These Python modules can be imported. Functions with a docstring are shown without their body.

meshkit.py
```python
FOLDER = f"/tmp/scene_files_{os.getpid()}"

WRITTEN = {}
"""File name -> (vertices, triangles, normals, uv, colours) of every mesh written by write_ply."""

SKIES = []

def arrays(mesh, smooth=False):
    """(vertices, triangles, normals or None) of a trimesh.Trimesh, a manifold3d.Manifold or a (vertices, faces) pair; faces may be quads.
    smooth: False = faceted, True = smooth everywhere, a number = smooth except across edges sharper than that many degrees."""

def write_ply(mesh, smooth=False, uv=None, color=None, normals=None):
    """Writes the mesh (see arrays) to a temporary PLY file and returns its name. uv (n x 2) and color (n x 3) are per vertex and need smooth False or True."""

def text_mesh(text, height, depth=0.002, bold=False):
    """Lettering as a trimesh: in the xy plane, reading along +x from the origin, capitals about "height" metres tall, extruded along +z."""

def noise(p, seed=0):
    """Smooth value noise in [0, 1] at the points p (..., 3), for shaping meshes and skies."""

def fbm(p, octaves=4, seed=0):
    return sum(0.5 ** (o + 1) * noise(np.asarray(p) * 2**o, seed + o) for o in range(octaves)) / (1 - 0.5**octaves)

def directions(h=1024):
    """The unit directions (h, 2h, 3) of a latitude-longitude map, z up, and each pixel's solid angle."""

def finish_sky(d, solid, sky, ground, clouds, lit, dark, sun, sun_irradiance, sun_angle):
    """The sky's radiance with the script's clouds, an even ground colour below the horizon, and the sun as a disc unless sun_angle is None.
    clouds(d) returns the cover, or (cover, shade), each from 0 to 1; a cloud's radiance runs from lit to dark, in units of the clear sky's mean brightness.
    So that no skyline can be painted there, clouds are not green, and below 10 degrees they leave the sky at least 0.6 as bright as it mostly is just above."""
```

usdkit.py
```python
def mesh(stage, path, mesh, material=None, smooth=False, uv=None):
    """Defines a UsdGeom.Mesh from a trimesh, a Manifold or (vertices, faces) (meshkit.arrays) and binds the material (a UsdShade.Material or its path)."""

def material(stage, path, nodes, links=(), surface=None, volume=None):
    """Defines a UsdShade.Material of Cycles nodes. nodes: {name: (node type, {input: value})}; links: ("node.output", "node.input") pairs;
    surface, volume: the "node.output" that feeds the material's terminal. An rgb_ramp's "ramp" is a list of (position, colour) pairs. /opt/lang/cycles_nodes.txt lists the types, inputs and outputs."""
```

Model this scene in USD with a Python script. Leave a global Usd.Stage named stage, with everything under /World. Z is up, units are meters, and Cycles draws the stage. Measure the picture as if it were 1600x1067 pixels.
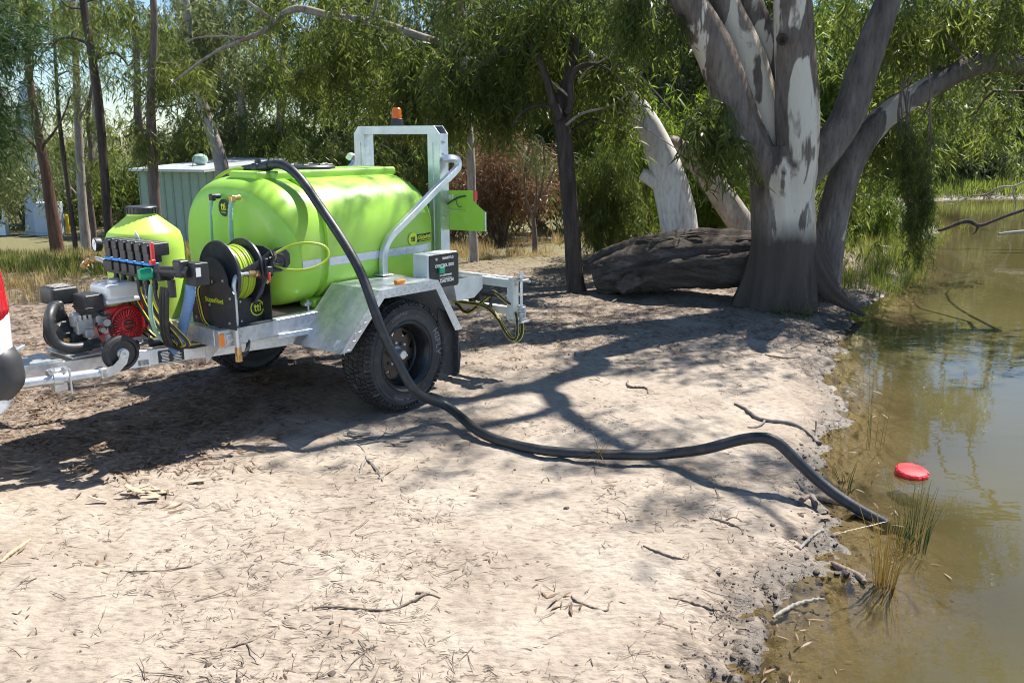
import math, random
import numpy as np, trimesh, shapely
import usdkit, meshkit
from pxr import Usd, UsdGeom, UsdLux, UsdShade, Sdf, Gf, Vt

stage = Usd.Stage.CreateInMemory()
UsdGeom.SetStageUpAxis(stage, UsdGeom.Tokens.z)
UsdGeom.SetStageMetersPerUnit(stage, 1.0)
UsdGeom.Xform.Define(stage, '/World')
stage.SetDefaultPrim(stage.GetPrimAtPath('/World'))
UsdGeom.Scope.Define(stage, '/World/Looks')

# ------------------------------------------------------------------ camera
CAM_H, FPX, PITCH = 1.83, 1360.0, math.radians(13.3)
cam = UsdGeom.Camera.Define(stage, '/World/camera')
cam.CreateHorizontalApertureAttr(36.0)
cam.CreateFocalLengthAttr(36.0 * FPX / 1600)
cam.CreateExposureAttr(1.2)
cam.AddTransformOp().Set(Gf.Matrix4d(1, 0, 0, 0,
                                     0, math.sin(PITCH), math.cos(PITCH), 0,
                                     0, -math.cos(PITCH), math.sin(PITCH), 0,
                                     0, 0, CAM_H, 1))
# ------------------------------------------------------------------ sky and sun
SUN_EL, SUN_AZ = math.radians(57), math.radians(44)          # azimuth from +x towards +y
SV = np.array([math.cos(SUN_EL) * math.cos(SUN_AZ), math.cos(SUN_EL) * math.sin(SUN_AZ), math.sin(SUN_EL)])
dome = UsdLux.DomeLight.Define(stage, '/World/sky')
sky_mat = usdkit.material(stage, '/World/Looks/sky', {
    'sky': ('sky_texture', {'sky_type': 'single_scattering', 'sun_disc': False, 'sun_elevation': SUN_EL,
                            'sun_rotation': math.atan2(SV[0], SV[1]), 'altitude': 100.0, 'air_density': 1.0, 'aerosol_density': 0.25, 'ozone_density': 2.0}),
    'tint': ('mix_color', {'blend_type': 'multiply', 'fac': 1.0, 'b': (.78, .90, 1.0)}),
    'bg': ('background_shader', {'strength': 0.075})},
    [('sky.color', 'tint.a'), ('tint.result', 'bg.color')], surface='bg.background')
UsdShade.MaterialBindingAPI.Apply(dome.GetPrim()).Bind(sky_mat)
dome.GetPrim().SetCustomDataByKey('kind', 'structure')
sun = UsdLux.DistantLight.Define(stage, '/World/sun')
sun.CreateIntensityAttr(1.25)
sun.CreateAngleAttr(0.5)
sun.CreateNormalizeAttr(True)
sun.CreateColorAttr(Gf.Vec3f(1.0, 0.955, 0.885))
_x = np.cross([0, 0, 1], SV); _x /= np.linalg.norm(_x); _y = np.cross(SV, _x)
sun.AddTransformOp().Set(Gf.Matrix4d(*_x, 0, *_y, 0, *SV, 0, 0, 0, 20, 1))

# ------------------------------------------------------------------ helpers
RNG = np.random.default_rng(7)
_names = {}
ORIG = {}
UP = np.array([0, 0, 1.0])


def numbered(parent, name):
    k = (parent, name)
    n = _names.get(k, 0)
    _names[k] = n + 1
    return f'{parent}/{name}' if n == 0 else f'{parent}/{name}_{n:03d}'


def tag(path, label=None, cat=None, group=None, kind=None):
    p = stage.GetPrimAtPath(path)
    for k, v in (('label', label), ('category', cat), ('group', group), ('kind', kind)):
        if v:
            p.SetCustomDataByKey(k, v)
    return path


def thing(name, label, cat, loc=(0, 0, 0), rotz=0.0, group=None):
    path = numbered('/World', name)
    x = UsdGeom.Xform.Define(stage, path)
    x.AddTranslateOp().Set(Gf.Vec3d(*map(float, loc)))
    if rotz:
        x.AddRotateZOp().Set(math.degrees(rotz))
    ORIG[path] = np.zeros(3) if rotz else np.array(loc, float)
    return tag(path, label, cat, group)


def cat(ms):
    ms = [m for m in ms if m is not None]
    return ms[0] if len(ms) == 1 else trimesh.util.concatenate(ms)


def obj(name, mesh, mat, parent='/World', smooth=35, label=None, cat_=None, group=None, kind=None, attrs=None):
    """one Mesh prim; under a thing without rotation the points are given in world coordinates"""
    if isinstance(mesh, (list, tuple)) and len(mesh) and isinstance(mesh[0], trimesh.Trimesh):
        mesh = cat(mesh)
    path = numbered(parent, name)
    o = ORIG.get(parent)
    if o is not None and np.any(o):
        mesh = mesh.copy()
        mesh.apply_translation(-o)
    m = usdkit.mesh(stage, path, mesh, MAT[mat] if isinstance(mat, str) else mat, smooth=smooth)
    if o is not None:
        ORIG[path] = o
    if attrs:
        for k, v in attrs.items():
            UsdGeom.PrimvarsAPI(m).CreatePrimvar(k, Sdf.ValueTypeNames.FloatArray, 'vertex').Set(Vt.FloatArray.FromNumpy(np.asarray(v, np.float32)))
    tag(path, label, cat_, group, kind)
    return path


def box(c, s, b=0.0, rot=None):
    """box centred at c with sizes s and chamfer b"""
    s = np.array(s, float) / 2
    if b <= 0:
        m = trimesh.creation.box(2 * s)
    else:
        b = min(b, s.min() * .95)
        pts = []
        for sx in (-1, 1):
            for sy in (-1, 1):
                for sz in (-1, 1):
                    for k in range(3):
                        q = s - b
                        q[k] = s[k]
                        pts.append(q * (sx, sy, sz))
        m = trimesh.convex.convex_hull(np.array(pts))
    if rot is not None:
        m.apply_transform(rot)
    m.apply_translation(c)
    return m


def rbox(c, s, r, n=3):
    """box with rounded edges"""
    s = np.array(s, float) / 2 - r
    sp = trimesh.creation.uv_sphere(radius=r, count=[2 * n + 2, 4 * n]).vertices
    pts = np.concatenate([sp + s * (a, b, c_) for a in (-1, 1) for b in (-1, 1) for c_ in (-1, 1)])
    m = trimesh.convex.convex_hull(pts)
    m.apply_translation(c)
    return m


def spline(P, n):
    from scipy.interpolate import CubicSpline, PchipInterpolator
    P = np.asarray(P, float)
    d = np.r_[0, np.cumsum(np.linalg.norm(np.diff(P[:, :3], axis=0), axis=1) ** .5)]
    t = np.linspace(0, d[-1], n)
    out = CubicSpline(d, P)(t) if len(P) > 2 else np.stack([np.interp(t, d, P[:, k]) for k in range(P.shape[1])], 1)
    if P.shape[1] > 3:
        out[:, 3:] = PchipInterpolator(d, P[:, 3:])(t)
    return out


def frames(P):
    P = np.asarray(P, float)
    T = np.gradient(P, axis=0)
    T /= np.linalg.norm(T, axis=1, keepdims=True) + 1e-12
    a = np.cross(T[0], [0, 0, 1.0])
    if np.linalg.norm(a) < .1:
        a = np.cross(T[0], [0, 1.0, 0])
    a /= np.linalg.norm(a)
    A = [a]
    for k in range(1, len(P)):
        a = A[-1] - T[k] * (A[-1] @ T[k])
        a /= np.linalg.norm(a) + 1e-12
        A.append(a)
    A = np.array(A)
    return T, A, np.cross(T, A)


def tube(P, r, sides=10, caps=True, shape=None, rough=0.0, rfreq=3.0, seed=0, lobes=None):
    """sweep of a circle (or the closed 2-D outline shape) along P with radii r"""
    P = np.asarray(P, float)
    if P.shape[1] > 3:
        r = P[:, 3]
        P = P[:, :3]
    n = len(P)
    r = np.broadcast_to(np.asarray(r, float), (n,))
    T, A, B = frames(P)
    if shape is None:
        th = np.arange(sides) * 2 * np.pi / sides
        sh = np.stack([np.cos(th), np.sin(th)], 1)
    else:
        sh = np.asarray(shape, float)
        sides = len(sh)
    off = sh[None, :, :1] * A[:, None] + sh[None, :, 1:] * B[:, None]
    rr = r[:, None, None] * np.ones((1, sides, 1))
    if rough:
        q = P[:, None] + off * rr
        q = q * rfreq / np.maximum(1, 1)
        nz = meshkit.fbm(q * np.array([1, 1, .45]), 4, seed)[..., None] - .5
        rr = rr * (1 + rough * 2 * nz)
    if lobes is not None:
        rr = rr * lobes(np.arange(n) / (n - 1), np.arange(sides) * 2 * np.pi / sides)[..., None]
    v = (P[:, None] + off * rr).reshape(-1, 3)
    i, j = np.meshgrid(np.arange(n - 1), np.arange(sides), indexing='ij')
    a = i * sides + j
    b = i * sides + (j + 1) % sides
    f = np.stack([a, b, b + sides, a + sides], -1).reshape(-1, 4)
    f = np.vstack([f[:, [0, 1, 2]], f[:, [0, 2, 3]]])
    if caps:
        c0, c1 = len(v), len(v) + 1
        v = np.vstack([v, P[0], P[-1]])
        k = np.arange(sides)
        f = np.vstack([f, np.stack([np.full(sides, c0), (k + 1) % sides, k], 1),
                       np.stack([np.full(sides, c1), (n - 1) * sides + k, (n - 1) * sides + (k + 1) % sides], 1)])
    return trimesh.Trimesh(v, f, process=False)


def rect(w, h, b=0.0):
    w, h = w / 2, h / 2
    if b <= 0:
        return [(-w, -h), (w, -h), (w, h), (-w, h)]
    return [(-w + b, -h), (w - b, -h), (w, -h + b), (w, h - b), (w - b, h), (-w + b, h), (-w, h - b), (-w, -h + b)]


def cyl(p0, p1, r, sides=16, r1=None):
    p0, p1 = np.asarray(p0, float), np.asarray(p1, float)
    return tube(np.array([p0, p1]), [r, r if r1 is None else r1], sides)


def lathe(prof, c, axis=(0, 0, 1), sides=32):
    """prof: (r, z) pairs along the axis from c"""
    prof = np.array(prof, float)
    ax = np.asarray(axis, float)
    ax /= np.linalg.norm(ax)
    a = np.cross(ax, [0, 0, 1.0])
    if np.linalg.norm(a) < .1:
        a = np.array([1.0, 0, 0])
    a /= np.linalg.norm(a)
    b = np.cross(ax, a)
    th = np.arange(sides) * 2 * np.pi / sides
    v = (np.asarray(c, float) + prof[:, None, 1:] * ax + prof[:, None, :1] * (np.cos(th)[None, :, None] * a + np.sin(th)[None, :, None] * b)).reshape(-1, 3)
    n = len(prof)
    i, j = np.meshgrid(np.arange(n - 1), np.arange(sides), indexing='ij')
    p, q = i * sides + j, i * sides + (j + 1) % sides
    f = np.stack([p, q, q + sides, p + sides], -1).reshape(-1, 4)
    f = np.vstack([f[:, [0, 1, 2]], f[:, [0, 2, 3]]])
    m = trimesh.Trimesh(v, f, process=False)
    return m


def place(m, origin, ex, ey, ez=None):
    """maps local x, y, z to ex, ey, ez at origin"""
    ex, ey = np.asarray(ex, float), np.asarray(ey, float)
    ez = np.cross(ex, ey) if ez is None else np.asarray(ez, float)
    M = np.eye(4)
    M[:3, 0], M[:3, 1], M[:3, 2], M[:3, 3] = ex, ey, ez, origin
    m = m.copy()
    m.apply_transform(M)
    if np.linalg.det(M[:3, :3]) < 0:
        m.invert()
    return m


def prism(poly, thick, origin=(0, 0, 0), ex=(1, 0, 0), ey=(0, 1, 0), bevel=0):
    """outline in the (ex, ey) plane, thick along ex x ey, centred"""
    g = poly if hasattr(poly, 'geom_type') else shapely.Polygon(poly)
    g = shapely.geometry.polygon.orient(g)
    m = trimesh.creation.extrude_polygon(g, thick, engine='earcut')
    m.apply_translation([0, 0, -thick / 2])
    return place(m, origin, ex, ey)


def text(s, h, origin, ex, ey, depth=.002, bold=True, center=True):
    m = meshkit.text_mesh(s, h, depth, bold)
    if center:
        b = m.bounds
        m.apply_translation([-(b[0][0] + b[1][0]) / 2, -(b[0][1] + b[1][1]) / 2, 0])
    return place(m, origin, ex, ey)


def at(px, py, Y):
    """the point at depth Y that the photograph shows at (px, py)"""
    d = np.array([(px - 800) / FPX, math.cos(PITCH) - (py - 533.5) / FPX * math.sin(PITCH) * 1.0, 0])
    v = -(py - 533.5) / FPX
    d = np.array([(px - 800) / FPX, math.cos(PITCH) + v * math.sin(PITCH), -math.sin(PITCH) + v * math.cos(PITCH)])
    return np.array([0, 0, CAM_H]) + d * (Y / d[1])


# ------------------------------------------------------------------ materials
MAT = {}


def mat(name, nodes, links, surface='p.BSDF', volume=None):
    MAT[name] = usdkit.material(stage, '/World/Looks/' + name, nodes, links, surface=surface, volume=volume)


def simple(name, col, rough=.5, metallic=0.0, spec=.5, vary=.12, scale=6.0, bump=0.0, bscale=60.0, coat=0.0, dirt=None, **kw):
    """a principled surface whose colour and gloss wander a little"""
    d = {'tc': ('texture_coordinate', {}),
         'n': ('noise_texture', {'scale': scale, 'detail': 5.0, 'roughness': .6}),
         'r': ('rgb_ramp', {'ramp': [(.25, [c * (1 - vary) for c in col]), (.75, [min(1, c * (1 + vary)) for c in col])]}),
         'rr': ('map_range', {'from_min': .2, 'from_max': .8, 'to_min': max(.02, rough - .1), 'to_max': min(1, rough + .12)}),
         'p': ('principled_bsdf', {'metallic': metallic, 'specular_ior_level': spec, 'coat_weight': coat, **kw})}
    l = [('tc.object', 'n.vector'), ('n.fac', 'r.fac'), ('n.fac', 'rr.value'), ('rr.result', 'p.roughness')]
    if dirt:
        d['n2'] = ('noise_texture', {'scale': scale * 2.3, 'detail': 8.0, 'roughness': .7})
        d['m2'] = ('map_range', {'from_min': .52, 'from_max': .72, 'to_min': 0.0, 'to_max': dirt[1]})
        d['mx'] = ('mix_color', {'b': dirt[0]})
        l += [('tc.object', 'n2.vector'), ('n2.fac', 'm2.value'), ('m2.result', 'mx.fac'), ('r.color', 'mx.a'), ('mx.result', 'p.base_color')]
    else:
        l += [('r.color', 'p.base_color')]
    if bump:
        d['bn'] = ('noise_texture', {'scale': bscale, 'detail': 4.0})
        d['b'] = ('bump', {'strength': bump, 'distance': .01})
        l += [('tc.object', 'bn.vector'), ('bn.fac', 'b.height'), ('b.normal', 'p.normal')]
    mat(name, d, l)


def leafmat(name, cols, trans=.45, gloss=.35):
    """cols: colours from leaf to leaf; light passes through the blade"""
    mat(name, {
        'g': ('geometry', {}), 'o': ('object_info', {}),
        'a': ('math', {'math_type': 'multiply_add', 'value2': .62, 'value3': 0.0}),
        'a2': ('math', {'math_type': 'multiply_add', 'value2': .38}),
        'r': ('rgb_ramp', {'ramp': [(i / (len(cols) - 1), c) for i, c in enumerate(cols)]}),
        'p': ('principled_bsdf', {'roughness': gloss, 'specular_ior_level': .3}),
        'h': ('hsv', {'hue': .497, 'saturation': 1.1, 'value': 1.5}),
        't': ('translucent_bsdf', {}),
        'm': ('mix_closure', {'fac': trans})},
        [('g.random_per_island', 'a.value1'), ('o.random', 'a2.value1'), ('a.value', 'a2.value3'), ('a2.value', 'r.fac'), ('r.color', 'p.base_color'),
         ('r.color', 'h.color'), ('h.color', 't.color'), ('p.BSDF', 'm.closure1'), ('t.BSDF', 'm.closure2')], surface='m.closure')
# ------------------------------------------------------------------ the setting: ground and water
leafmat('leaf_olive', [(.065, .092, .024), (.115, .148, .036), (.175, .20, .052), (.25, .25, .088), (.10, .135, .047), (.31, .30, .16)], trans=.55, gloss=.42)
leafmat('leaf_grey', [(.10, .125, .05), (.15, .175, .075), (.20, .215, .10), (.27, .26, .14), (.30, .25, .13)], trans=.5, gloss=.42)
leafmat('leaf_fresh', [(.10, .15, .025), (.16, .215, .038), (.22, .26, .055), (.28, .29, .09)], trans=.55, gloss=.42)
leafmat('leaf_dark', [(.028, .058, .018), (.045, .085, .024), (.075, .11, .035)], trans=.4, gloss=.55)
leafmat('leaf_rust', [(.15, .09, .05), (.22, .13, .075), (.18, .14, .08), (.13, .125, .05), (.28, .19, .11)], trans=.35)
leafmat('grass_green', [(.10, .13, .03), (.16, .18, .045), (.23, .22, .07), (.34, .28, .12), (.40, .32, .17)], trans=.4, gloss=.5)
leafmat('grass_dry', [(.30, .23, .11), (.42, .33, .17), (.24, .18, .09), (.5, .4, .23)], trans=.3, gloss=.6)
leafmat('reed_straw', [(.52, .36, .09), (.42, .31, .08), (.6, .45, .15), (.30, .29, .08)], trans=.3, gloss=.5)
leafmat('reed_green', [(.05, .12, .03), (.09, .16, .04), (.12, .18, .05)], trans=.3, gloss=.5)
leafmat('litter_leaf', [(.11, .065, .04), (.17, .11, .065), (.25, .18, .12), (.085, .06, .045), (.30, .24, .17), (.15, .085, .045)], trans=.1, gloss=.6)
simple('twig', (.16, .12, .09), .8, vary=.4, scale=9)
simple('stick_grey', (.15, .13, .11), .8, vary=.3, scale=14, bump=.3, bscale=80)
simple('deadwood', (.22, .195, .165), .8, vary=.25, scale=9, bump=.4, bscale=50)

SHORE = [(-.6, -3), (.2, 1.0), (.79, 2.69), (.87, 2.81), (1.0, 3.09), (1.1, 3.27), (1.38, 3.47), (1.54, 3.61), (1.60, 3.86), (1.71, 4.11), (1.78, 4.35), (1.76, 4.6), (1.84, 4.9), (2.02, 5.2),
         (2.35, 5.79), (2.54, 6.24), (2.62, 6.76), (2.9, 7.59), (3.4, 8.63), (4.04, 9.85), (4.78, 10.9), (5.7, 12.2), (6.5, 14.2), (7.4, 15.9), (9.0, 18.2), (10.4, 21.4), (11.2, 24.5), (12.6, 27.0), (15, 28.0), (19, 28.8), (30, 29.5), (70, 34), (70, -20), (2, -20)]
WATER = shapely.Polygon(SHORE)
WLEV = -0.12


def sstep(a, b, x):
    t = np.clip((x - a) / (b - a), 0, 1)
    return t * t * (3 - 2 * t)


def shore_dist(x, y):
    """metres into the water (negative on land), with a ragged edge"""
    pts = shapely.points(x, y)
    d = shapely.distance(WATER.exterior, pts)
    d = np.where(shapely.contains_xy(WATER, x, y), d, -d)
    q = np.stack([x, y, 0 * x], -1)
    return d + .22 * (meshkit.fbm(q * 2.3, 4, 5) - .5) + .09 * (meshkit.fbm(q * 9, 3, 8) - .5)


def ground(x, y, fine=True, want=False):
    x, y = np.asarray(x, float), np.asarray(y, float)
    sd = shore_dist(x, y)
    r = np.hypot(x, y)
    land = -sd
    z = -2.9 * sstep(10, 44, r) * sstep(3.5, -4.5, x - .12 * y) * sstep(1.5, 7, land)
    z = z + 1.6 * sstep(2, 30, land) * sstep(24, 34, y) * sstep(8, 16, x)                      # the far bank climbs
    z = z + np.where(land > 0, -.135 * np.exp(-np.maximum(land, 0) / .33), 0)
    z = np.where(sd > 0, -.135 - .75 * (1 - np.exp(-np.maximum(sd, 0) * .33)), z)
    q = np.stack([x, y, 0 * x], -1)
    big = meshkit.fbm(q * .55, 3, 1) - .5
    z = z + (.07 * big + .035 * (meshkit.fbm(q * 2.1, 3, 2) - .5)) * sstep(-.2, 1.2, land) * sstep(1.0, 5, r)
    if fine:
        edge = np.exp(-(land / .28) ** 2)
        z = z + .014 * (meshkit.fbm(q * 3.3, 3, 12) - .5) + .024 * (meshkit.fbm(q * 6.5, 4, 3) - .5) + .014 * (meshkit.fbm(q * 28, 3, 4) - .5) + edge * .10 * (meshkit.fbm(q * 11, 3, 6) - .55)
    return (z, sd) if want else z


mat('ground', {
    'g': ('geometry', {}), 'wet': ('attribute', {'attribute': 'wet'}), 'lit': ('attribute', {'attribute': 'litter'}), 'gra': ('attribute', {'attribute': 'grassy'}), 'm5': ('mix_color', {}),
    'gc': ('rgb_ramp', {'ramp': [(.3, (.055, .06, .02)), (.5, (.12, .11, .042)), (.7, (.21, .17, .08))]}),
    'n1': ('noise_texture', {'scale': 1.6, 'detail': 8.0, 'roughness': .62}),
    'n2': ('noise_texture', {'scale': 19.0, 'detail': 7.0, 'roughness': .68}),
    'n3': ('noise_texture', {'scale': 95.0, 'detail': 4.0, 'roughness': .6}),
    'mp': ('mapping', {'scale': (1.0, 2.6, 1.0), 'rotation': (0, 0, .35)}),
    'v': ('voronoi_texture', {'scale': 46.0, 'feature': 'f1', 'randomness': 1.0}),
    'c1': ('rgb_ramp', {'ramp': [(.3, (.255, .208, .162)), (.5, (.335, .283, .228)), (.7, (.405, .352, .293))]}),
    'c2': ('rgb_ramp', {'ramp': [(.30, (.30, .27, .25)), (.47, (.82, .80, .78)), (.62, (1, 1, 1)), (.8, (1.0, .98, .95))]}),
    'm1': ('mix_color', {'blend_type': 'multiply', 'fac': .78}),
    'sp': ('rgb_ramp', {'ramp': [(.0, (.25, .22, .2)), (.10, (.42, .38, .34)), (.19, (1, 1, 1)), (1, (1, 1, 1))]}),
    'spm': ('rgb_ramp', {'ramp': [(.45, (0, 0, 0)), (.62, (1, 1, 1))]}),
    'm2': ('mix_color', {'blend_type': 'multiply'}),
    'c3': ('rgb_ramp', {'ramp': [(.3, (.09, .068, .052)), (.48, (.17, .13, .10)), (.58, (.27, .215, .165)), (.72, (.36, .30, .235))]}),
    'm3': ('mix_color', {}),
    'wetc': ('rgb_ramp', {'ramp': [(.3, (.05, .038, .028)), (.7, (.115, .09, .065))]}),
    'm4': ('mix_color', {}),
    'wr': ('map_range', {'from_min': 0.0, 'from_max': 1.0, 'to_min': .95, 'to_max': .42}),
    'h': ('math', {'math_type': 'multiply_add', 'value2': .5}),
    'b': ('bump', {'strength': .42, 'distance': .02}),
    'p': ('principled_bsdf', {'specular_ior_level': .35})},
    [('g.position', 'n1.vector'), ('g.position', 'mp.vector'), ('mp.vector', 'n2.vector'), ('g.position', 'n3.vector'), ('mp.vector', 'v.vector'),
     ('n1.fac', 'c1.fac'), ('n2.fac', 'c2.fac'), ('c1.color', 'm1.a'), ('c2.color', 'm1.b'),
     ('v.distance', 'sp.fac'), ('n1.fac', 'spm.fac'), ('spm.color', 'm2.fac'), ('m1.result', 'm2.a'), ('sp.color', 'm2.b'),
     ('n2.fac', 'c3.fac'), ('lit.fac', 'm3.fac'), ('m2.result', 'm3.a'), ('c3.color', 'm3.b'),
     ('n2.fac', 'wetc.fac'), ('n2.fac', 'gc.fac'), ('gra.fac', 'm5.fac'), ('m3.result', 'm5.a'), ('gc.color', 'm5.b'), ('wet.fac', 'm4.fac'), ('m5.result', 'm4.a'), ('wetc.color', 'm4.b'), ('m4.result', 'p.base_color'),
     ('wet.fac', 'wr.value'), ('wr.result', 'p.roughness'),
     ('n3.fac', 'h.value1'), ('n2.fac', 'h.value3'), ('h.value', 'b.height'), ('b.normal', 'p.normal')])


def litter_amount(x, y):
    q = np.stack([x, y, 0 * x], -1)
    n = meshkit.fbm(q * .9, 4, 21)
    a = sstep(6.2, 8.6, y + .35 * np.maximum(x, 0) * 0 + 1.6 * (n - .5)) * (1 - .35 * sstep(0, 3, x) * sstep(9, 7, y))
    b = sstep(-.9, -2.0, x + 1.0 * (n - .5)) * sstep(4.35, 5.2, y + .8 * (n - .5))
    return np.clip(np.maximum(a * .9, b) * sstep(.3, .55, n + .18), 0, 1)


def build_ground():
    rr = np.concatenate([np.geomspace(1.2, 2.3, 10)[:-1], np.geomspace(2.3, 12, 300)[:-1], np.geomspace(12, 60, 110)[:-1], np.geomspace(60, 3000, 26)])
    fine_a = np.linspace(math.radians(90 - 36), math.radians(90 + 36), 420)
    coarse = np.linspace(math.radians(126), math.radians(360 + 54), 60)[1:-1]
    an = np.concatenate([fine_a, coarse])
    R, A = np.meshgrid(rr, an, indexing='ij')
    x, y = (R * np.cos(A)).ravel(), (R * np.sin(A)).ravel()
    z, sd = ground(x, y, want=True)
    n, k = len(rr), len(an)
    v = np.vstack([np.stack([x, y, z], 1), [0, 0, float(ground(np.array([0.]), np.array([0.]))[0])]])
    i, j = np.meshgrid(np.arange(n - 1), np.arange(k), indexing='ij')
    a, b = i * k + j, i * k + (j + 1) % k
    f = np.stack([a, a + k, b + k, b], -1).reshape(-1, 4)
    f = np.vstack([f[:, [0, 1, 2]], f[:, [0, 2, 3]], np.stack([np.full(k, n * k), np.arange(k), (np.arange(k) + 1) % k], 1)])
    sd = np.append(sd, -3)
    q = v * 1.0
    nz = meshkit.fbm(q * 5, 4, 31) - .5
    wet = sstep(-.30, -.02, sd + .5 * nz) 
    lit = litter_amount(v[:, 0], v[:, 1]) * (1 - sstep(40, 80, np.hypot(v[:, 0], v[:, 1])))
    lit = np.maximum(lit, .75 * sstep(-.55, -.12, sd + .6 * nz))
    wet = np.maximum(wet, sstep(18, 22, np.hypot(v[:, 0], v[:, 1])) * sstep(-1.2, -.3, sd))
    rv = np.hypot(v[:, 0], v[:, 1])
    gr = np.clip(.9 * sstep(10.5, 15, rv + 3 * nz) * sstep(2.5, -2.0, v[:, 0] - .1 * v[:, 1] + 2 * nz) + .9 * sstep(14, 19, rv) * sstep(.1, -.1, sd), 0, .92)
    obj('ground', trimesh.Trimesh(v, f, process=False), 'ground', smooth=True, kind='structure', attrs={'wet': wet, 'litter': lit, 'grassy': gr})


build_ground()

mat('water', {
    'g': ('geometry', {}), 'mp': ('mapping', {'scale': (1.0, 2.2, 1.0), 'rotation': (0, 0, .3)}),
    'n': ('noise_texture', {'scale': 2.6, 'detail': 3.0, 'roughness': .5}),
    'n2': ('noise_texture', {'scale': .5, 'detail': 4.0}),
    'b': ('bump', {'strength': .10, 'distance': .02}),
    'fr': ('fresnel', {'IOR': 1.33}),
    'gl': ('glossy_bsdf', {'roughness': .015, 'color': (1, 1, 1)}),
    'dep': ('attribute', {'attribute': 'depth'}),
    'cr': ('rgb_ramp', {'ramp': [(.3, (.072, .061, .024)), (.7, (.096, .081, .034))]}),
    'df': ('diffuse_bsdf', {}),
    'tr': ('transparent_bsdf', {'color': (.86, .78, .58)}),
    'body': ('mix_closure', {}),
    'm': ('mix_closure', {})},
    [('g.position', 'mp.vector'), ('mp.vector', 'n.vector'), ('g.position', 'n2.vector'), ('n.fac', 'b.height'), ('b.normal', 'gl.normal'), ('b.normal', 'fr.normal'),
     ('n2.fac', 'cr.fac'), ('cr.color', 'df.color'), ('dep.fac', 'body.fac'), ('tr.BSDF', 'body.closure1'), ('df.BSDF', 'body.closure2'),
     ('fr.fac', 'm.fac'), ('body.closure', 'm.closure1'), ('gl.BSDF', 'm.closure2')], surface='m.closure')


def build_water():
    xs = np.concatenate([np.arange(-2, 6, .06), np.arange(6, 16, .25), np.arange(16, 71, 2)])
    ys = np.concatenate([np.arange(-20, 1, 1.0), np.arange(1, 12, .06), np.arange(12, 36, .3)])
    X, Y = np.meshgrid(xs, ys, indexing='ij')
    sd = shore_dist(X.ravel(), Y.ravel())
    n, k = X.shape
    i, j = np.meshgrid(np.arange(n - 1), np.arange(k - 1), indexing='ij')
    a = (i * k + j).ravel()
    f = np.stack([a, a + k, a + k + 1, a + 1], 1)
    f = f[sd[f].max(1) > -.5]
    used, inv = np.unique(f, return_inverse=True)
    f = inv.reshape(-1, 4)
    v = np.stack([X.ravel(), Y.ravel(), np.full(X.size, WLEV)], 1)[used]
    f = np.vstack([f[:, [0, 1, 2]], f[:, [0, 2, 3]]])
    dep = .12 + .83 * sstep(0, 1.0, sd[used])
    obj('water', trimesh.Trimesh(v, f, process=False), 'water', smooth=True, kind='structure', attrs={'depth': dep})


build_water()
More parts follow.
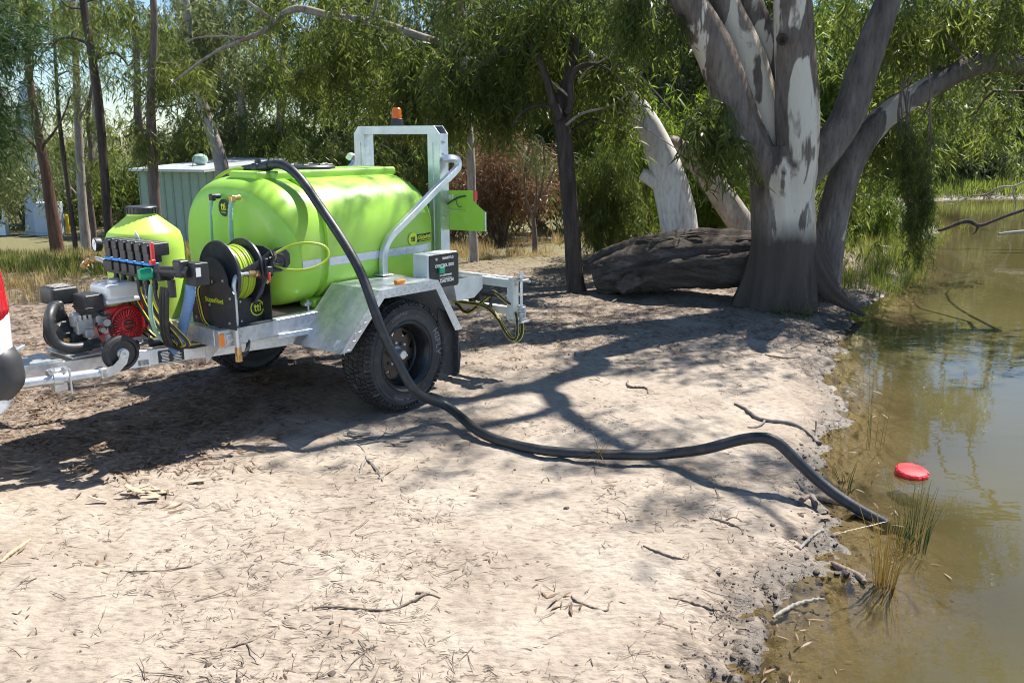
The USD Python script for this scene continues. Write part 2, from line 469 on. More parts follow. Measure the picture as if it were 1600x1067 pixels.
# ------------------------------------------------------------------ foliage
def blades(base, d, L, w, side, droop):
    """narrow pointed leaves, four triangles each, bent downwards by droop"""
    base, d, side = (np.asarray(a, float) for a in (base, d, side))
    L, w, droop = (np.broadcast_to(np.asarray(a, float), (len(base),))[:, None] for a in (L, w, droop))
    side = side - d * (side * d).sum(1, keepdims=True)
    side /= np.linalg.norm(side, axis=1, keepdims=True) + 1e-9
    dn = np.array([0, 0, -1.0])
    m1 = base + d * L * .33 + dn * droop * L * .10
    m2 = base + d * L * .68 + dn * droop * L * .36
    tip = base + d * L * .95 + dn * droop * L * .75
    v = np.stack([base, m1 - side * w / 2, m1 + side * w / 2, m2 - side * w * .38, m2 + side * w * .38, tip], 1)
    n = len(base)
    f = np.array([[0, 1, 2], [1, 3, 4], [1, 4, 2], [3, 5, 4]])
    f = (np.arange(n)[:, None, None] * 6 + f).reshape(-1, 3)
    return trimesh.Trimesh(v.reshape(-1, 3), f, process=False)


def unit(v):
    return v / (np.linalg.norm(v, axis=-1, keepdims=True) + 1e-9)


def spray_hang(rng, n=30, length=.5, leaf=.15, width=.019, spread=.95, strands=4):
    """hanging eucalypt twigs with their leaves pointing down"""
    B, D, S, tw = [], [], [], []
    for s in range(strands):
        a = rng.uniform(0, 2 * np.pi)
        ln = length * rng.uniform(.6, 1.05)
        out = rng.uniform(.15, .45) * length
        p0 = np.array([rng.normal(0, .03), rng.normal(0, .03), 0])
        P = np.array([p0, p0 + [out * .5 * math.cos(a), out * .5 * math.sin(a), -.12 * ln], p0 + [out * .9 * math.cos(a), out * .9 * math.sin(a), -.5 * ln], p0 + [out * math.cos(a), out * math.sin(a), -ln]])
        Q = spline(P, 7)
        tw.append(tube(Q, np.linspace(.005, .0015, 7), 3, caps=False))
        m = n // strands
        t = rng.uniform(.08, 1, m)
        i = np.clip((t * 6).astype(int), 0, 5)
        B.append(Q[i] + (Q[i + 1] - Q[i]) * (t * 6 - i)[:, None])
        th = rng.uniform(0, 2 * np.pi, m)
        e = rng.uniform(.2, spread + .25, m)
        D.append(unit(np.stack([np.cos(th) * e, np.sin(th) * e, -np.ones(m) * rng.uniform(.15, 1, m)], 1)))
    B, D = np.concatenate(B), np.concatenate(D)
    k = len(B)
    return cat([blades(B, D, leaf * rng.uniform(.6, 1.25, k), width * rng.uniform(.7, 1.3, k), rng.normal(size=(k, 3)), rng.uniform(0, .5, k))] + tw)


def spray_tuft(rng, n=60, radius=.4, leaf=.12, width=.02, down=.55):
    d = unit(rng.normal(size=(n, 3)) * [1, 1, .8])
    B = d * radius * rng.uniform(.1, 1, (n, 1)) ** .6
    D = unit(d * .6 + rng.normal(size=(n, 3)) * .5 + [0, 0, -down])
    tw = []
    for k in range(6):
        e = unit(rng.normal(size=3))
        tw.append(tube(np.array([[0, 0, 0], e * radius * .5 + [0, 0, .03], e * radius * .95]), [.005, .003, .001], 3, caps=False))
    return cat([blades(B, D, leaf * rng.uniform(.6, 1.3, n), width * rng.uniform(.7, 1.3, n), rng.normal(size=(n, 3)), rng.uniform(0, .6, n))] + tw)


def grass_tuft(rng, n=26, h=.3, w=.006, lean=.5, r=.05):
    a = rng.uniform(0, 2 * np.pi, n)
    rad = r * rng.uniform(0, 1, n) ** .5
    B = np.stack([rad * np.cos(a), rad * np.sin(a), np.full(n, -.01)], 1)
    a2 = a + rng.normal(0, .6, n)
    ln = lean * rng.uniform(.1, 1, n)
    D = unit(np.stack([np.cos(a2) * ln, np.sin(a2) * ln, np.ones(n)], 1))
    side = np.stack([-np.sin(a2), np.cos(a2), np.zeros(n)], 1)
    return blades(B, D, h * rng.uniform(.45, 1.15, n), w * rng.uniform(.7, 1.3, n), side, rng.uniform(0, .7, n) * lean)


def instancer(parent, name, protos, pos, quat_z, scale, mat_, kind='stuff', tilt=None, pidx=None, protoname='spray'):
    """one PointInstancer: copies of the protos standing at pos (world coordinates)"""
    path = numbered(parent, name)
    pi = UsdGeom.PointInstancer.Define(stage, path)
    o = ORIG.get(parent)
    pos = np.asarray(pos, float) - (o if o is not None else 0)
    tg = []
    for m in protos:
        pp = numbered(path, protoname)
        usdkit.mesh(stage, pp, m, MAT[mat_], smooth=False)
        tg.append(Sdf.Path(pp))
    pi.CreatePrototypesRel().SetTargets(tg)
    n = len(pos)
    pi.CreatePositionsAttr(Vt.Vec3fArray.FromNumpy(pos.astype(np.float32)))
    pi.CreateProtoIndicesAttr(Vt.IntArray.FromNumpy((RNG.integers(0, len(tg), n) if pidx is None else pidx).astype(np.int32)))
    sc = np.asarray(scale, float)
    sc = np.repeat(sc[:, None], 3, 1) if sc.ndim == 1 else sc
    pi.CreateScalesAttr(Vt.Vec3fArray.FromNumpy(sc.astype(np.float32)))
    q = np.zeros((n, 4))
    q[:, 0], q[:, 3] = np.cos(quat_z / 2), np.sin(quat_z / 2)
    if tilt is not None:                       # a lean about a random level axis first
        ax, an = RNG.uniform(0, 2 * np.pi, n), tilt / 2
        w2, x2, y2 = np.cos(an), np.sin(an) * np.cos(ax), np.sin(an) * np.sin(ax)
        w1, z1 = q[:, 0].copy(), q[:, 3].copy()
        q = np.stack([w2 * w1, x2 * w1 + y2 * z1, y2 * w1 - x2 * z1, w2 * z1], 1)
    pi.CreateOrientationsAttr(Vt.QuathArray([Gf.Quath(*map(float, r)) for r in q]))
    tag(path, kind=kind)
    return path


SPR = {}
for _k, _f in dict(hang=lambda r: spray_hang(r), hangfine=lambda r: spray_hang(r, 52, .55, .09, .008, .9, 4), tuft=lambda r: spray_tuft(r), fine=lambda r: spray_tuft(r, 90, .35, .09, .008, .3),
                   far=lambda r: spray_hang(r, 44, .6, .14, .026, 1.1, 5), strand=lambda r: spray_hang(r, 60, .7, .12, .015, .5, 3), bare=lambda r: spray_tuft(r, 10, .4, .1, .014, .3)).items():
    SPR[_k] = [_f(np.random.default_rng(100 + i)) for i in range(3)]

# bark
def bark(name, base, ramp, patch=None, scale=5.0, stretch=.22, bump=.6, flood=None, rough=.85, sx=1.0, rot=0.0):
    """furrowed or smooth bark: base ramp along stretched noise, flat patches of another tone, a dark tide mark below a height"""
    nodes = {'tc': ('texture_coordinate', {}), 'g': ('geometry', {}),
             'mp': ('mapping', {'scale': (sx, 1, stretch), 'rotation': (0, 0, rot)}),
             'n': ('noise_texture', {'scale': scale, 'detail': 8.0, 'roughness': .65}),
             'w': ('noise_texture', {'scale': scale * 6, 'detail': 6.0, 'roughness': .7}),
             'r': ('rgb_ramp', {'ramp': ramp}),
             'fr': ('rgb_ramp', {'ramp': [(.3, (.40, .37, .35)), (.48, (.85, .84, .83)), (.62, (1, 1, 1))]}),
             'mm': ('mix_color', {'blend_type': 'multiply', 'fac': .8}),
             'b': ('bump', {'strength': bump, 'distance': .035}),
             'p': ('principled_bsdf', {'roughness': rough, 'specular_ior_level': .25})}
    links = [('g.position', 'mp.vector'), ('mp.vector', 'n.vector'), ('mp.vector', 'w.vector'), ('n.fac', 'r.fac'), ('w.fac', 'fr.fac'), ('r.color', 'mm.a'), ('fr.color', 'mm.b')]
    last = 'mm.result'
    if patch:
        nodes['pn'] = ('noise_texture', {'scale': patch[1], 'detail': 5.0, 'roughness': .5, 'distortion': .7})
        nodes['pr'] = ('rgb_ramp', {'ramp': [(patch[2] - .01, (0, 0, 0)), (patch[2] + .02, (1, 1, 1))]})
        nodes['pm'] = ('mix_color', {'b': patch[0]})
        nodes['mp2'] = ('mapping', {'scale': (1, 1, .33)})
        links += [('g.position', 'mp2.vector'), ('mp2.vector', 'pn.vector'), ('pn.fac', 'pr.fac'), ('pr.color', 'pm.fac'), (last, 'pm.a')]
        last = 'pm.result'
    if flood:
        nodes['s'] = ('separate_xyz', {})
        nodes['fm'] = ('map_range', {'from_min': flood[0] + .12, 'from_max': flood[0] - .02, 'to_min': 0.0, 'to_max': .5})
        nodes['fx'] = ('mix_color', {'b': flood[1]})
        nodes['fz'] = ('math', {'math_type': 'multiply_add', 'value2': .22})
        links += [('g.position', 's.vector'), ('n.fac', 'fz.value1'), ('s.z', 'fz.value3'), ('fz.value', 'fm.value'), ('fm.result', 'fx.fac'), (last, 'fx.a')]
        last = 'fx.result'
    links += [(last, 'p.base_color'), ('w.fac', 'b.height'), ('b.normal', 'p.normal')]
    mat(name, nodes, links)


bark('bark_gum', None, [(.28, (.075, .055, .043)), (.45, (.15, .112, .09)), (.6, (.225, .178, .148)), (.75, (.32, .27, .23))], patch=((.57, .49, .39), 2.9, .553), scale=5, flood=(.98, (.07, .053, .042)), bump=.7)
bark('bark_limb', None, [(.28, (.06, .046, .038)), (.45, (.115, .092, .077)), (.6, (.17, .142, .122)), (.75, (.25, .215, .19))], patch=((.42, .37, .30), 2.4, .66), scale=5, bump=.7)
bark('bark_white', None, [(.3, (.42, .38, .35)), (.55, (.62, .585, .55)), (.75, (.70, .67, .63))], patch=((.36, .30, .26), 3.2, .70), scale=4, bump=.15, rough=.7)
bark('bark_dark', None, [(.3, (.035, .027, .022)), (.55, (.085, .062, .05)), (.75, (.15, .115, .095))], scale=9, stretch=.15, bump=.9)
bark('bark_red', None, [(.3, (.05, .028, .02)), (.5, (.12, .062, .042)), (.75, (.21, .12, .085))], scale=8, stretch=.12, bump=.9)
bark('bark_brown', None, [(.3, (.10, .07, .055)), (.55, (.19, .14, .115)), (.75, (.28, .22, .18))], scale=7, stretch=.15, bump=.7)
bark('bark_pale', None, [(.3, (.20, .16, .13)), (.55, (.36, .31, .27)), (.75, (.52, .47, .42))], patch=((.22, .15, .11), 2.2, .60), scale=5, bump=.4)
bark('bark_log', None, [(.28, (.032, .025, .021)), (.45, (.08, .062, .05)), (.6, (.13, .107, .09)), (.75, (.23, .195, .165))], scale=9, stretch=1.0, bump=1.0, sx=.16, rot=.12)


def px_path(pts, Y, n=None, rough_z=None):
    """[(px, py, width in px[, Y])] -> smooth (x, y, z, r) rows"""
    out = []
    for q in pts:
        y = q[3] if len(q) > 3 else Y
        p = at(q[0], q[1], y)
        out.append([*p, q[2] / 2 * y * 1.0 / FPX])
    return spline(out, n or max(8, 5 * len(out)))


def limb_mesh(path, rough=.08, freq=3.0, sides=None, seed=0, lobes=None):
    r = path[:, 3].max()
    sides = sides or (28 if r > .18 else 18 if r > .07 else 10 if r > .03 else 6)
    return tube(path[:, :3], path[:, 3], sides, rough=rough, rfreq=freq, seed=seed, lobes=lobes)


def wander(p0, p1, rng, n=7, amp=.1, sag=.12):
    """a crooked branch between two points"""
    p0, p1 = np.asarray(p0, float), np.asarray(p1, float)
    L = np.linalg.norm(p1 - p0)
    t = np.linspace(0, 1, n)
    P = p0 + (p1 - p0) * t[:, None]
    P[1:-1] += rng.normal(0, amp * L / 3, (n - 2, 3))
    P[:, 2] += sag * L * np.sin(np.pi * t)
    return P


def in_ellipsoid(rng, c, r, n, shell=.5):
    d = unit(rng.normal(size=(n, 3)))
    return np.asarray(c) + d * (rng.uniform(0, 1, (n, 1)) ** shell) * np.asarray(r)


def tree(name, label, category, trunks, barkmat, crowns, leaf, spray='hang', seed=1, group=None, base=None, sscale=1.0, trunk_rough=.07, root_labels=None, twig_r=.017, pt_frac=.35):
    """trunks: smooth (x, y, z, r) paths (the first starts at the base); crowns: (centre, radii, clumps, sprays in a clump, clump radius)"""
    rng = np.random.default_rng(seed)
    b = np.array(trunks[0][0][:3]) if base is None else np.array(base, float)
    t = thing(name, label, category, b, group=group)
    obj('trunk', limb_mesh(trunks[0], trunk_rough, seed=seed), barkmat, t, smooth=60)
    for q in trunks[1:]:
        obj('limb', limb_mesh(q, trunk_rough, seed=seed + 1), barkmat, t, smooth=60)
    nodes_ = np.concatenate([q[int(len(q) * pt_frac):] for q in trunks])
    pos, tws = [], []
    for (c, r, ncl, nsp, cr) in crowns:
        cc = in_ellipsoid(rng, c, r, ncl)
        order = np.argsort(np.linalg.norm(cc - nodes_[np.argmin(np.linalg.norm(nodes_[:, :3] - np.asarray(c), axis=1)), :3], axis=1))
        have = nodes_[:, :3]
        rad = nodes_[:, 3] * .5
        for i in order:
            k = np.argmin(np.linalg.norm(have - cc[i], axis=1) + .25 * np.maximum(0, have[:, 2] - cc[i][2]))
            P = spline(wander(have[k], cc[i], rng, 5), 7)
            r0 = min(twig_r * (1.0 + .5 * np.linalg.norm(have[k] - cc[i])), max(rad[k], .006))
            rr = np.linspace(r0, .35 * r0, len(P))
            tws.append(tube(P, rr, 5, caps=False))
            have, rad = np.vstack([have, P[2:]]), np.concatenate([rad, rr[2:]])
            pos.append(cc[i] + rng.normal(size=(nsp, 3)) * cr * np.array([1, 1, .8]))
    if tws:
        obj('branches', cat(tws), barkmat if barkmat != 'bark_gum' else 'bark_brown', t, smooth=True, kind='stuff')
    if pos:
        pos = np.concatenate(pos)
        instancer(t, 'crown', SPR[spray], pos, rng.uniform(0, 2 * np.pi, len(pos)), sscale * rng.uniform(.7, 1.3, len(pos)), leaf, tilt=rng.normal(0, .22, len(pos)))
    return t


def E(px, py, Y, rx, rz, ry, ncl, nsp, cr):
    """a crown ellipsoid where the photograph shows it: pixel centre and half sizes, depth Y and half depth ry in metres"""
    return (at(px, py, Y), (rx * Y / FPX, ry, rz * Y / FPX), ncl, nsp, cr)


def gz(x, y):
    return float(ground(np.array([x]), np.array([y]))[0])


def grounded(path):
    """lets a trunk start a little below the ground"""
    p = path.copy()
    p[0, 2] = gz(p[0, 0], p[0, 1]) - .06
    return p


# ------------------------------------------------------------------ the big river red gum at the water's edge
def big_gum():
    t = thing('river_gum', 'massive many-limbed gum tree with patchy cream and grey bark leaning over the water', 'tree', (3.0, 9.45, 0))
    Y = 9.45

    def butt(tt, th):
        fl = np.exp(-tt * 4.6)[:, None]
        return 1 + fl * (.14 + .20 * np.cos(th[None] * 4 + .6) * np.cos(th[None] * 1.5 + .3) + .09 * np.cos(9 * th[None] + 1.0) + .05 * np.cos(15 * th[None])) + .045 * np.cos(7 * th[None] + 5 * tt[:, None]) * (1 - .5 * tt[:, None]) + .02 * np.cos(13 * th[None] + 3 * tt[:, None])
    tr = px_path([(1216, 470, 100), (1220, 430, 100), (1224, 370, 97), (1223, 310, 95), (1224, 265, 100), (1226, 228, 88)], Y, 60)
    tr[0, 2] -= .06
    obj('trunk', tube(tr[:, :3], tr[:, 3], 96, rough=.08, rfreq=4.2, seed=3, lobes=butt), 'bark_gum', t, smooth=60)
    root = px_path([(1248, 300, 16, 9.5), (1254, 350, 34, 9.42), (1264, 395, 44, 9.36), (1280, 430, 41, 9.32), (1300, 455, 33, 9.3), (1324, 474, 20, 9.33), (1350, 492, 7, 9.35)], 9.15, 44)
    obj('root', tube(root[:, :3], root[:, 3], 30, rough=.22, rfreq=5, seed=9, lobes=lambda tt, th: 1 + .10 * np.sin(4 * th[None] + 2 * tt[:, None]) + .05 * np.sin(9 * th[None])), 'bark_gum', t, smooth=60)
    for pts, Yl, sd in (
            ([(1212, 310, 30), (1198, 268, 48), (1170, 215, 56), (1140, 140, 58), (1112, 70, 56), (1080, 10, 50), (1030, -90, 42), (960, -200, 34)], 9.35, 1),
            ([(1216, 300, 36), (1208, 250, 56), (1196, 190, 64), (1180, 130, 56), (1160, 70, 50), (1135, 10, 44), (1110, -70, 40), (1060, -240, 30)], 9.6, 2),
            ([(1222, 215, 52), (1210, 130, 54), (1190, 60, 46), (1166, 0, 42), (1150, -80, 36), (1160, -220, 26)], 9.75, 3),
            ([(1232, 345, 30), (1238, 300, 50), (1244, 255, 62), (1246, 190, 66), (1244, 110, 60), (1240, 40, 58), (1240, -60, 52), (1250, -240, 40), (1230, -420, 26)], 9.3, 4),
            ([(1240, 325, 26), (1258, 280, 42), (1290, 234, 50), (1325, 180, 50), (1345, 120, 46), (1366, 60, 42), (1388, 0, 36), (1420, -90, 28), (1480, -220, 20)], 9.5, 5),
            ([(1296, 415, 40), (1300, 350, 46), (1318, 278, 46), (1352, 215, 42), (1400, 168, 38), (1450, 138, 34), (1500, 112, 32), (1550, 95, 34), (1600, 105, 24), (1690, 120, 18)], 9.9, 6)):
        p = px_path(pts, Yl, 48)
        if sd == 6:
            p[0, 2] = -.1
        if sd == 4:
            p = np.vstack([p[:40], spline([p[40], [3.25, 9.35, 5.6, .14], [3.35, 9.4, 6.9, .10], [3.3, 9.5, 8.4, .06]], 16)[1:]])
        if sd == 1:
            p = np.vstack([p, spline([p[-1], [p[-1][0] - .6, 9.3, p[-1][2] + 1.0, .07], [p[-1][0] - 1.4, 9.0, p[-1][2] + 1.8, .04]], 8)[1:]])
        obj('limb', limb_mesh(p, .07, 3.0, seed=sd), 'bark_limb' if sd > 4 else 'bark_gum', t, smooth=60)
        if sd != 6:
            LIMBS.append(p)
        else:
            LIMB6.append(p)
    for P_ in ([(3.3, 9.4, 6.2, .08), (3.5, 9.2, 6.9, .08), (4.0, 8.45, 7.3, .06), (4.5, 7.9, 7.4, .04), (5.0, 7.3, 7.6, .02)],
               [(3.35, 9.4, 6.9, .08), (3.75, 9.05, 7.5, .07), (3.2, 8.72, 7.65, .05), (2.6, 8.5, 7.65, .035), (1.95, 8.25, 7.6, .018)],
               [(3.3, 9.5, 7.8, .06), (2.6, 9.9, 8.4, .05), (1.7, 10.4, 8.6, .03)]):
        p = spline(P_, 24)
        obj('limb', limb_mesh(p, .07, 3.0, seed=len(P_)), 'bark_gum', t, smooth=60)
        LIMBS.append(p)
    kn = at(1222, 62, 9.05)
    obj('knot', lathe([(.045, -.05), (.06, 0), (.045, .03), (.03, .02), (.012, -.02), (0, -.03)], kn, (-.1, -1, .1), 14), 'bark_dark', t)
    st = px_path([(1188, 150, 30), (1200, 84, 14), (1196, 70, 6)], 9.3, 8)
    rng = np.random.default_rng(5)
    pos, tws = [], []
    nodes_ = np.concatenate([p[int(len(p) * .4):] for p in LIMBS] + [LIMB6[0][20:]])
    for (c, r, ncl, nsp, cr) in (
            # the leaves in view
            E(1005, 5, 9.4, 50, 50, .6, 8, 8, .14), E(1100, 175, 9.0, 28, 28, .3, 5, 6, .09), E(1142, 215, 8.95, 22, 26, .2, 3, 6, .08),
            E(1410, 20, 10.4, 80, 60, .9, 9, 8, .2), E(1500, 20, 10.6, 120, 55, .9, 13, 8, .18), E(1395, 190, 11.2, 50, 90, .6, 14, 8, .18), E(1470, 170, 12.5, 45, 70, .8, 10, 8, .18),
            E(1570, 20, 9.9, 60, 50, .7, 7, 8, .18), E(1310, 300, 12.5, 45, 70, .7, 10, 8, .2), E(1345, 60, 11.8, 30, 70, .8, 5, 7, .18), E(1580, 170, 12.5, 35, 40, .6, 4, 7, .18),
            # the crown above the picture, which shades the bank
            ((.6, 9.9, 5.6), (2.2, 1.6, 1.1), 16, 9, .35), ((3.0, 11.5, 7.0), (3.0, 2.4, 1.8), 22, 9, .4), ((5.5, 10.5, 6.0), (2.4, 2.0, 1.4), 14, 9, .4), ((.4, 12.4, 6.2), (2.4, 2.0, 1.5), 12, 9, .4), ((4.5, 10.9, 6.2), (1.9, 1.4, .8), 20, 9, .35), ((4.6, 8.0, 7.5), (.9, .7, .4), 9, 6, .25), ((2.9, 8.6, 7.7), (1.2, .35, .25), 9, 5, .2), ((3.0, 9.9, 8.6), (1.5, .5, .5), 7, 8, .3)):
        cc = in_ellipsoid(rng, c, r, ncl)
        have, rad = nodes_[:, :3], nodes_[:, 3] * .4
        d0 = np.min(np.linalg.norm(cc[:, None] - have[None], axis=2), axis=1)
        for i in np.argsort(d0):
            k = np.argmin(np.linalg.norm(have - cc[i], axis=1) + .3 * np.maximum(0, cc[i][2] - have[:, 2]))
            P = spline(wander(have[k], cc[i], rng, 5), 7)
            r0 = min(.016 + .008 * np.linalg.norm(have[k] - cc[i]), max(rad[k], .006))
            rr = np.linspace(r0, .35 * r0, 7)
            tws.append(tube(P, rr, 5, caps=False))
            have, rad = np.vstack([have, P[2:]]), np.concatenate([rad, rr[2:]])
            pos.append(cc[i] + rng.normal(size=(nsp, 3)) * cr)
    obj('branches', cat(tws), 'bark_brown', t, smooth=True, kind='stuff')
    pos = np.concatenate(pos)
    instancer(t, 'crown', SPR['hang'], pos, rng.uniform(0, 2 * np.pi, len(pos)), rng.uniform(.6, 1.15, len(pos)), 'leaf_olive', tilt=rng.normal(0, .2, len(pos)))
    # the long curtain of leaves that hangs to the water
    cur, tw = [], []
    for k in range(9):
        x0 = rng.uniform(1405, 1455)
        P = spline([at(x0, 120 + rng.uniform(-20, 30), 9.7), at(x0 + rng.uniform(-14, 14), 220, 9.6), at(1432 + rng.uniform(-26, 22), 310, 9.6), at(1437 + rng.uniform(-24, 18), 330 + rng.uniform(0, 75), 9.6)], 14)
        tw.append(tube(P, np.linspace(.010, .003, 14), 5))
        cur.append(P[3:] + rng.normal(0, .03, (11, 3)))
        cur.append(P[5:] + rng.normal(0, .03, (9, 3)))
    cur = np.concatenate(cur)
    obj('hanging_twigs', cat(tw), 'bark_brown', t, smooth=True, kind='stuff')
    instancer(t, 'hanging_leaves', SPR['hang'], cur, rng.uniform(0, 6.28, len(cur)), rng.uniform(.38, .6, len(cur)), 'leaf_olive', tilt=rng.normal(0, .1, len(cur)))


LIMBS, LIMB6 = [], []
big_gum()

# ------------------------------------------------------------------ the trees round the clearing
white = px_path([(1064, 380, 56), (1057, 330, 57), (1044, 278, 52), (1026, 225, 43), (1000, 178, 37), (966, 138, 31), (926, 100, 25), (890, 50, 20), (860, -60, 14)], 11.6, 46)
wstub = px_path([(1035, 292, 24), (1016, 279, 22), (1003, 272, 18)], 11.55, 8)
tree('white_gum', 'smooth white leaning gum trunk with a broken stub, behind the fallen log', 'tree', [grounded(white), wstub], 'bark_white',
     [E(960, 20, 12.2, 110, 45, .8, 12, 8, .14), ((-.6, 12.4, 5.2), (2.0, 1.6, 1.2), 12, 9, .4), E(900, 110, 11.8, 60, 50, .6, 8, 8, .18)], 'leaf_olive', seed=11)
lean = px_path([(1192, 392, 38), (1150, 338, 40), (1118, 290, 38), (1088, 252, 34), (1060, 232, 30), (1044, 222, 24)], 12.3, 30)
tree('leaning_gum', 'brown and white patched trunk leaning left from behind the big gum', 'tree', [grounded(lean)], 'bark_pale',
     [E(1000, 150, 12.0, 40, 40, .4, 5, 7, .15), E(1130, 150, 11.6, 40, 60, .5, 6, 7, .15)], 'leaf_fresh', seed=12)
mid = px_path([(903, 462, 34), (897, 420, 27), (893, 350, 26), (886, 270, 25), (880, 205, 25), (874, 180, 28)], 10.4, 36)
m1 = px_path([(876, 186, 16), (862, 150, 13), (850, 112, 11), (820, 60, 8)], 10.3, 14)
m2 = px_path([(876, 190, 22), (880, 150, 20), (892, 108, 14), (900, 40, 9)], 10.5, 14)
m3 = px_path([(884, 178, 12), (892, 160, 11), (893, 122, 10), (930, 100, 6)], 10.3, 14)
m4 = px_path([(860, 168, 6), (835, 166, 5), (812, 180, 4), (800, 200, 2)], 10.2, 10)
dt = [px_path(q, 10.3, 12) for q in ([(884, 196, 5), (930, 172, 4), (968, 158, 3.5), (1004, 112, 2.5), (1014, 100, 1.5)], [(950, 165, 3), (985, 185, 2.5), (1030, 215, 2), (1062, 236, 1.2)], [(888, 150, 4), (862, 128, 3), (852, 120, 2)], [(905, 128, 4), (922, 106, 3), (945, 92, 2.5), (965, 70, 1.5)], [(1000, 118, 2), (1030, 150, 2), (1048, 172, 1.2)])]
_st = tree('slender_tree', 'slim dark-barked tree forking at head height between trailer and fallen log', 'tree', [grounded(mid), m1, m2, m3, m4], 'bark_dark',
     [E(780, 40, 10.8, 110, 60, .8, 16, 8, .13), E(890, 20, 10.8, 110, 45, .8, 12, 8, .13), E(725, 120, 10.9, 60, 60, .6, 12, 8, .12), E(955, 105, 10.6, 50, 45, .6, 7, 7, .12), E(800, 150, 10.9, 55, 45, .5, 8, 8, .11),
      ((-1.6, 11.6, 4.6), (2.2, 1.6, 1.1), 12, 9, .35), E(940, 170, 10.9, 30, 35, .4, 4, 6, .12)], 'leaf_olive', seed=13, pt_frac=.75, sscale=.85)
for q in dt:
    obj('dead_twig', limb_mesh(q, .05), 'bark_pale', _st, smooth=60)
g0 = px_path([(741, 400, 15), (738, 330, 13), (735, 240, 13), (728, 160, 14), (722, 70, 14), (717, -30, 14), (715, -160, 12)], 13.4, 36)
g1 = px_path([(722, 82, 12), (690, 68, 12), (640, 52, 12), (590, 35, 11), (520, 26, 11), (470, 14, 11), (440, 24, 9), (410, 50, 8), (370, 66, 6), (320, 92, 4), (268, 132, 2.5)], 13.2, 50)
g2 = px_path([(428, 34, 6), (408, 18, 5), (384, 0, 4), (366, -20, 3)], 13.2, 10)
g3 = px_path([(392, 60, 4), (360, 58, 4), (320, 58, 3), (290, 66, 2)], 13.2, 10)
tree('arching_gum', 'gum whose long pale bare branch arches across the top left above the tank', 'tree', [grounded(g0), g1, g2, g3], 'bark_pale',
     [E(560, 90, 13.6, 110, 80, .9, 17, 8, .15), E(460, 45, 13.8, 110, 45, .9, 9, 8, .15), E(660, 165, 13.2, 70, 50, .6, 10, 8, .13), E(665, 90, 13.2, 70, 70, .7, 12, 8, .14), ((-2.8, 13.6, 5.4), (2.6, 1.8, 1.3), 13, 9, .4),
      E(500, 130, 14.0, 60, 45, .6, 6, 8, .13)], 'leaf_olive', seed=14, pt_frac=.3, sscale=.85)

# trees on the left
F = [
    ('redbark_tree', 'rough red-brown trunk leaning left beside the grey steel column', [(88, 376, 21), (78, 310, 17), (70, 262, 15), (58, 200, 12), (48, 140, 10), (42, 40, 8), (36, -80, 6)], 15.8, 'bark_red',
     [E(50, 40, 15.8, 70, 70, .9, 7, 8, .3), E(30, 150, 16, 50, 50, .7, 3, 7, .28), E(105, 60, 16.2, 40, 50, .6, 3, 6, .25)], 'leaf_olive', [[(66, 250, 5), (40, 215, 4), (10, 205, 3)], [(62, 232, 5), (92, 195, 3), (110, 150, 2)]]),
    ('pale_tree', 'straight pale grey trunk with brown foot, behind the grass on the left', [(135, 380, 16), (129, 320, 13), (125, 250, 12), (121, 170, 11), (118, 80, 9), (112, -30, 7), (110, -110, 5)], 17.5, 'bark_pale',
     [E(120, 30, 17.5, 60, 60, .8, 4, 7, .3), E(150, 130, 17.6, 30, 40, .6, 3, 5, .25)], 'leaf_grey', [[(129, 330, 4), (120, 305, 3), (106, 290, 2)], [(122, 190, 5), (140, 150, 3), (150, 100, 2)]]),
    ('thin_tree', 'thin dark stem between the red-barked tree and the pale trunk', [(117, 378, 8), (110, 320, 7), (102, 262, 7), (94, 200, 6), (88, 120, 5), (84, 20, 4), (82, -90, 3)], 17.0, 'bark_dark',
     [E(92, 110, 17, 40, 50, .6, 3, 5, .26)], 'leaf_grey', []),
    ('crooked_tree', 'crooked brown stem just right of the pale trunk', [(146, 378, 10), (143, 330, 8), (139, 290, 8), (142, 240, 7), (138, 180, 6), (150, 100, 4), (158, 0, 3), (160, -90, 2)], 17.2, 'bark_brown',
     [E(155, 210, 17.2, 35, 50, .6, 3, 5, .25), E(165, 260, 17.1, 25, 35, .5, 3, 5, .22)], 'leaf_olive', []),
    ('tall_dark_tree', 'tall dark straight trunk left of the small lime tank', [(172, 385, 13), (166, 310, 13), (160, 230, 13), (154, 160, 13), (145, 95, 12), (134, 30, 11), (126, -40, 9)], 14.2, 'bark_dark',
     [E(190, 20, 14.2, 70, 50, .8, 5, 7, .25), E(110, 0, 14.2, 60, 40, .7, 4, 7, .25), E(205, 110, 14.5, 45, 50, .6, 4, 6, .22), E(250, 60, 14.6, 60, 50, .7, 4, 7, .24)], 'leaf_olive', [[(150, 92, 5), (180, 84, 4), (200, 104, 2)], [(140, 70, 5), (100, 60, 3), (80, 75, 2)]]),
    ('shed_tree', 'brown trunk rising in front of the green shed behind the small tank', [(246, 392, 17), (243, 330, 16), (240, 280, 16), (237, 230, 15), (236, 180, 14), (237, 120, 12), (241, 40, 10), (236, -40, 8), (232, -120, 6)], 13.6, 'bark_brown',
     [E(240, 120, 13.6, 50, 60, .6, 5, 7, .2), E(215, 215, 13.7, 35, 50, .5, 3, 6, .18), E(280, 90, 13.8, 60, 60, .7, 5, 7, .22), E(280, 180, 13.5, 22, 40, .4, 3, 5, .15)], 'leaf_olive', [[(237, 208, 5), (220, 204, 4), (195, 215, 2)]]),
]
